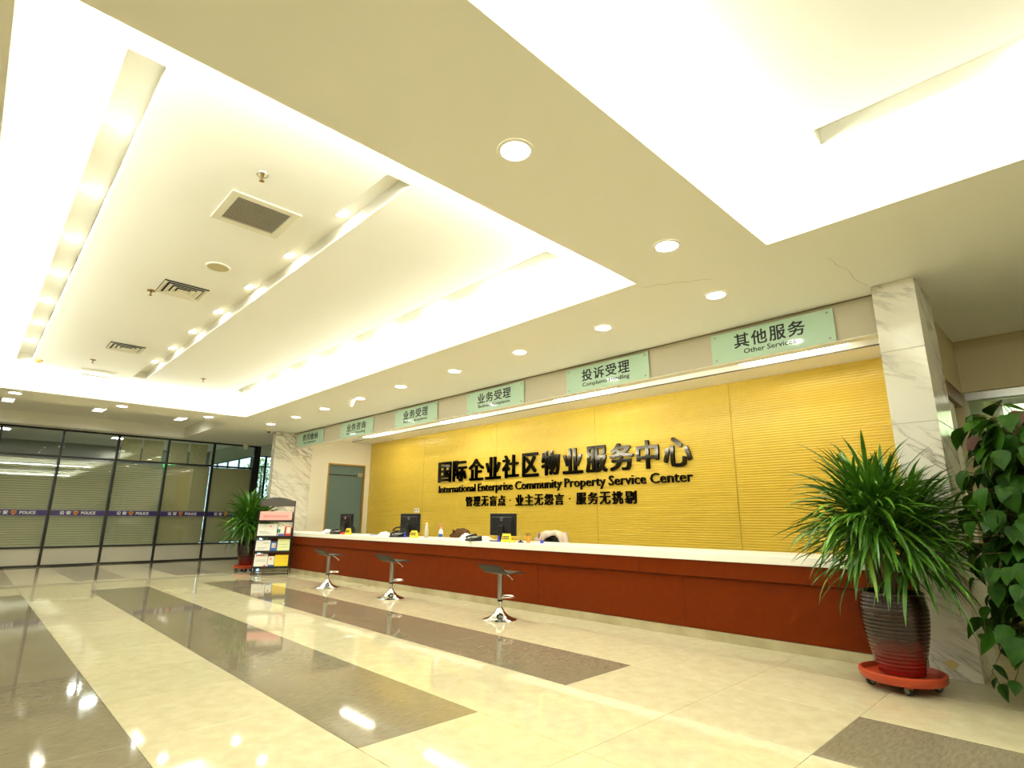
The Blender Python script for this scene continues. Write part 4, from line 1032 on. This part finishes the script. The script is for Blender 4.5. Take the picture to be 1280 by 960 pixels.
# keyboards, papers, bags, bottles, cups
def crumple(p, s, lab, seed, cat='bag', name='crumpled_bag', m=None):
    rr = random.Random(seed); mb = MB(); n, k = 14, 8; i = 0
    for j in range(k+1):
        for q in range(n):
            a = 2*math.pi*q/n; b = j/k*math.pi/2; r = 1+rr.uniform(-.25, .25)
            mb.v.append((s[0]*r*math.cos(a)*math.cos(b), s[1]*r*math.sin(a)*math.cos(b), s[2]*math.sin(b)*(1+rr.uniform(-.2, .2))))
    for j in range(k):
        for q in range(n): a = j*n+q; b = j*n+(q+1) % n; mb.f.append((a, b, b+n, a+n)); mb.m.append(0)
    o = mb.build(name, m or plastic_w, None, p); tag(o, lab, cat, 'white plastic bags and papers on the counter'); return o
plastic_w = mat('white_plastic_bag', (232, 230, 222), 0.35)
crumple(lcl(-10.62, 0.22), (0.14, 0.10, 0.07), 'crumpled white plastic bag left of the farthest monitor', 1)
crumple(lcl(-8.62, 0.25), (0.15, 0.12, 0.065), 'crumpled white plastic bag left of the middle monitor', 2)
crumple(lcl(-6.62, 0.36), (0.13, 0.10, 0.08), 'crumpled white plastic bag right of the brown jacket', 3)
crumple(lcl(-6.33, 0.44), (0.12, 0.09, 0.05), 'flat white plastic bag left of the nearest monitor', 5)
for k, (x, lab) in enumerate(((-8.95, 'loose sheets of paper with a blue pen left of the middle monitor'),)):
    t = thing('paper_pile', lcl(x, 0.20), lab, 'papers', None, CA+0.2)
    MB().box(-0.15, 0.12, -0.10, 0.10, 0, 0.008).build('sheets', paper, t); MB().tube([(-0.02, -0.05, 0.014), (0.10, 0.03, 0.014)], 0.006, 8).build('blue_pen', blue, t)
# dark telephone sets beside the monitors
def phone(p, rz, lab, first=None):
    if first: return dup(first, p, rz, lab)
    t = thing('telephone', p, lab, 'telephone', 'dark desk telephones', rz)
    q = MB(); q.v = [(-.09, -.09, 0), (.09, -.09, 0), (.09, .09, 0), (-.09, .09, 0), (-.085, -.085, .025), (.085, -.085, .025), (.085, .085, .07), (-.085, .085, .07)]
    q.f = [(0, 3, 2, 1), (4, 5, 6, 7), (0, 1, 5, 4), (1, 2, 6, 5), (2, 3, 7, 6), (3, 0, 4, 7)]; q.m = [0]*6; q.build('body', black_pl, t, bevel=0.004)
    MB().tube([(-.062, -.08, .045), (-.062, -.06, .06), (-.062, .06, .085), (-.062, .08, .078)], [0.02, 0.014, 0.014, 0.02], 10).build('handset', black_pl, t, smooth=True)
    MB().box(0.0, 0.07, -0.05, 0.03, 0.045, 0.062).build('keypad', greyp, t)
    return t
ph = phone(lcl(-8.02, 0.065), CA+0.3, 'black desk telephone in front of the middle monitor')
phone(lcl(-10.05, 0.10), CA+0.2, 'black desk telephone in front of the farthest monitor', ph)
phone(lcl(-6.14, 0.05), CA-0.2, 'black desk telephone in front of the nearest monitor', ph)
MBc = MB().tube([lcl(-6.45, 0.18)+Vector((0, 0, .006)), lcl(-6.32, 0.12)+Vector((0, 0, .03)), lcl(-6.36, 0.24)+Vector((0, 0, .04)), lcl(-6.29, 0.30)+Vector((0, 0, .006))], 0.005, 6).build('phone_cord', black_pl, None, smooth=True)
tag(MBc, 'black cable lying in a loop left of the nearest monitor', 'cable')
pinkp = mat('pink_plastic', (236, 110, 150), 0.35); bottle_w = mat('white_bottle', (238, 236, 232), 0.3)
t = thing('pump_bottle', lcl(-6.98, 0.14), 'white pump bottle with pink pump and blue label', 'bottle')
MB().lathe([(0.036, 0), (0.040, 0.01), (0.040, 0.10), (0.034, 0.125), (0.016, 0.14), (0.016, 0.15)], 20, sy=0.7).build('bottle_body', bottle_w, t, smooth=True)
MB().lathe([(0.018, 0.15), (0.018, 0.168), (0.006, 0.17), (0.006, 0.20), (0.012, 0.202), (0.012, 0.212)], 14).tube([(0, 0, 0.208), (-0.035, -0.01, 0.205)], 0.005, 6).build('pump', pinkp, t, smooth=True)
MB().lathe([(0.0405, 0.03), (0.0405, 0.075)], 20, sy=0.71, cap=False).build('label', blue, t, smooth=True)
clear_pl = thin_glass('clear_plastic', (240, 240, 235))
t = thing('water_bottle', lcl(-7.55, 0.30), 'clear plastic bottle with white cap right of the middle monitor', 'bottle')
MB().lathe([(0.03, 0), (0.031, 0.01), (0.031, 0.16), (0.026, 0.18), (0.012, 0.205), (0.012, 0.21)], 18).build('bottle_body', mat('frosted_plastic', (226, 226, 206), 0.25, trans=0.5), t, smooth=True); MB().lathe([(0.014, 0.21), (0.014, 0.232)], 14).build('cap', white, t, smooth=True)
def cup(p, lab, m_body, drink=None, h=0.095, name='plastic_cup'):
    t = thing(name, p, lab, 'cup')
    MB().lathe([(0.026, 0), (0.036, h), (0.0345, h), (0.025, 0.003)], 20, cap=False).build('cup_wall', m_body, t, smooth=True)
    MB().lathe([(0.026, 0.001), (0.001, 0.001)], 20, cap=False).build('cup_floor', m_body, t)
    if drink: MB().lathe([(0.0255, 0.004), (0.0325, h*0.72), (0.001, h*0.72)], 20, cap=False).build('drink', drink, t, smooth=True)
    return t
oj = mat('orange_drink', (236, 160, 20), 0.3)
t = cup(lcl(-5.26, 0.22), 'clear plastic cup of orange drink right of the nearest monitor', clear_pl, oj, 0.12)
t = thing('stylus_stand', lcl(-5.36, 0.18), 'upright silver pen in a black stand beside the orange drink', 'pen')
MB().lathe([(0.04, 0), (0.038, 0.012), (0.012, 0.02), (0.01, 0.035)], 16).build('stand', black_pl, t, smooth=True); MB().tube([(0, 0, 0.02), (-0.003, 0, 0.155)], [0.006, 0.0045], 8).build('pen', steel, t, smooth=True)
t = thing('tape_roll', lcl(-5.44, 0.10), 'yellow round lid lying right of the nearest desk plate', 'lid')
MB().lathe([(0.045, 0), (0.045, 0.022), (0.04, 0.028), (0.001, 0.03)], 20).build('lid_body', np_y, t, smooth=True)
t = thing('bottle_cap', lcl(-5.05, 0.25), 'small blue cap on the worktop left of the pale jacket', 'cap')
MB().lathe([(0.02, 0), (0.022, 0.002), (0.022, 0.03), (0.018, 0.038)], 16).build('cap_body', mat('cap_blue', (40, 50, 190), 0.4), t, smooth=True)
t = thing('red_box', lcl(-9.90, 0.16), 'small red box beside the farthest desk plate', 'box', None, CA)
MB().box(-0.06, 0.06, -0.03, 0.03, 0, 0.035).build('box_body', redp, t, bevel=0.002)
for (x, wh) in ((-5.83, 'nearest'), (-8.0, 'middle'),):
    t = thing('stamp', lcl(x+0.12, 0.12), 'blue handled stamp in front of the %s monitor' % wh, 'stamp', 'blue stamps')
    MB().lathe([(0.018, 0), (0.018, 0.03), (0.01, 0.04), (0.013, 0.06), (0.010, 0.075), (0.002, 0.08)], 14).build('handle', MATS['cap_blue'], t, smooth=True)

# ================================================================== OFFICE CHAIRS BEHIND THE COUNTER
mesh_blk = mat('black_mesh_fabric', (24, 24, 24), 0.8)
def office_chair(p, rz, lab):
    t = thing('office_chair', p, lab, 'chair', 'office chairs behind the counter', rz)
    for k in range(5):
        a = 2*math.pi*k/5
        lg = MB().tube([(0.03*math.cos(a), 0.03*math.sin(a), 0.10), (0.29*math.cos(a), 0.29*math.sin(a), 0.065)], [0.024, 0.016], 8).build('leg', black_pl, t, smooth=True)
        MB().lathe([(0.026, -0.02), (0.026, 0.02)], 14, c=(0.29*math.cos(a), 0.29*math.sin(a), 0.0265), M=Matrix.Rotation(a, 3, 'Z') @ Matrix.Rotation(R(90), 3, 'X')).build('caster', rubber, lg, smooth=True)
    MB().lathe([(0.028, 0.08), (0.028, 0.42)], 14).build('gas_column', black_pl, t, smooth=True)
    MB().box(-0.24, 0.24, -0.24, 0.24, 0.42, 0.49).build('seat', mesh_blk, t, bevel=0.02)
    # backrest frame: curved top rail and two uprights; backrest stands at local +y
    fr = MB()
    P = [(-0.17, 0.25, 0.50), (-0.20, 0.27, 0.62), (-0.215, 0.285, 0.78), (-0.20, 0.29, 0.86), (-0.12, 0.30, 0.90), (0, 0.305, 0.91), (0.12, 0.30, 0.90), (0.20, 0.29, 0.86), (0.215, 0.285, 0.78), (0.20, 0.27, 0.62), (0.17, 0.25, 0.50)]
    fr.tube(P, 0.016, 8); fr.tube([(-0.17, 0.25, 0.50), (0.17, 0.25, 0.50)], 0.014, 8); fr.tube([(-0.205, 0.292, 0.84), (0, 0.31, 0.84), (0.205, 0.292, 0.84)], 0.010, 8)
    fr.tube([(0, 0.1, 0.44), (0, 0.24, 0.46), (0, 0.27, 0.56)], 0.02, 8)
    fr.build('back_frame', black_pl, t, smooth=True)
    q = MB(); n = 8
    for j in range(n):
        z0, z1 = 0.51+0.32*j/n, 0.51+0.32*(j+1)/n
        q.box(-0.18, 0.18, 0.262+0.03*j/n, 0.266+0.03*j/n, z0, z1-0.006)
    q.build('backrest', mesh_blk, t)
    for s in (-1, 1): MB().tube([(s*0.25, -0.1, 0.46), (s*0.28, -0.1, 0.62), (s*0.28, 0.0, 0.66), (s*0.28, 0.18, 0.66), (s*0.25, 0.22, 0.5)], 0.013, 8).build('armrest', black_pl, t, smooth=True)
    return t
# chairs turn their backs to us or to the wall; sitter faces -y, so the backrest is at +y
c1 = office_chair((-9.68, 6.02, 0), R(8), 'black mesh office chair left of the middle monitor')
c2 = dup(c1, (-7.84, 6.02, 0), R(-12), 'office chair hidden under the brown jacket')
c3 = dup(c1, (-5.64, 6.02, 0), R(4), 'black office chair with a pale jacket over its back')
c4 = dup(c1, (-11.75, 6.05, 0), R(25), 'dark office chair left of the farthest monitor')
def jacket(p, rz, m, lab, sag, arch, seed):
    rr = random.Random(seed); t = thing('jacket', p, lab, 'jacket', None, rz)
    # cloth draped over the top rail: front fall, over the top, rear fall
    nu, nv = 22, 14; mb = MB()
    for j in range(nv+1):
        v = j/nv
        for i in range(nu+1):
            u = -1+2*i/nu; wv = 0.012*math.sin(9*u+3*v)+0.008*math.sin(17*u-5*v)
            topz = 0.925-0.05*abs(u)**3 + 0.006*math.sin(7*u)
            s = (v-0.42)*2   # -1 .. 1 front to back
            fall = 0.34*max(0, abs(s)-0.12)**1.0
            if arch and s < 0: fall *= (0.25+0.95*abs(u)**1.6)
            y = 0.30+0.045*math.copysign(min(1, abs(s)*3), s)+wv*(0.4+abs(s))
            x = u*(0.245+0.03*abs(s)); z = topz-fall-(0.02*abs(s)*math.sin(5*u+2) if abs(s) > .5 else 0)
            mb.v.append((x, y, z))
    for j in range(nv):
        for i in range(nu):
            a = j*(nu+1)+i; mb.f.append((a, a+1, a+nu+2, a+nu+1)); mb.m.append(0)
    o = mb.build('body', m, t, smooth=True); s = o.modifiers.new('thick', 'SOLIDIFY'); s.thickness = 0.008
    for sg in (-1, 1):
        MB().tube([(sg*0.235, 0.27, 0.88), (sg*0.27, 0.24, 0.80), (sg*0.265, 0.235, 0.68), (sg*0.25, 0.24, 0.56)], [0.045, 0.042, 0.038, 0.034], 10).build('sleeve', m, t, smooth=True)
    return t
brown_c = mat('brown_cloth', (104, 66, 22), 0.8, bump=(30, 0.3)); pale_c = mat('pale_pink_cloth', (232, 208, 186), 0.75, bump=(30, 0.3))
jacket((-7.84, 6.02, 0.0), R(-12), brown_c, 'brown jacket draped over a chair behind the counter', 0, False, 2)
jacket((-5.64, 6.02, 0.0), R(4), pale_c, 'pale pink jacket draped over a chair, showing the black backrest', 0, True, 5)
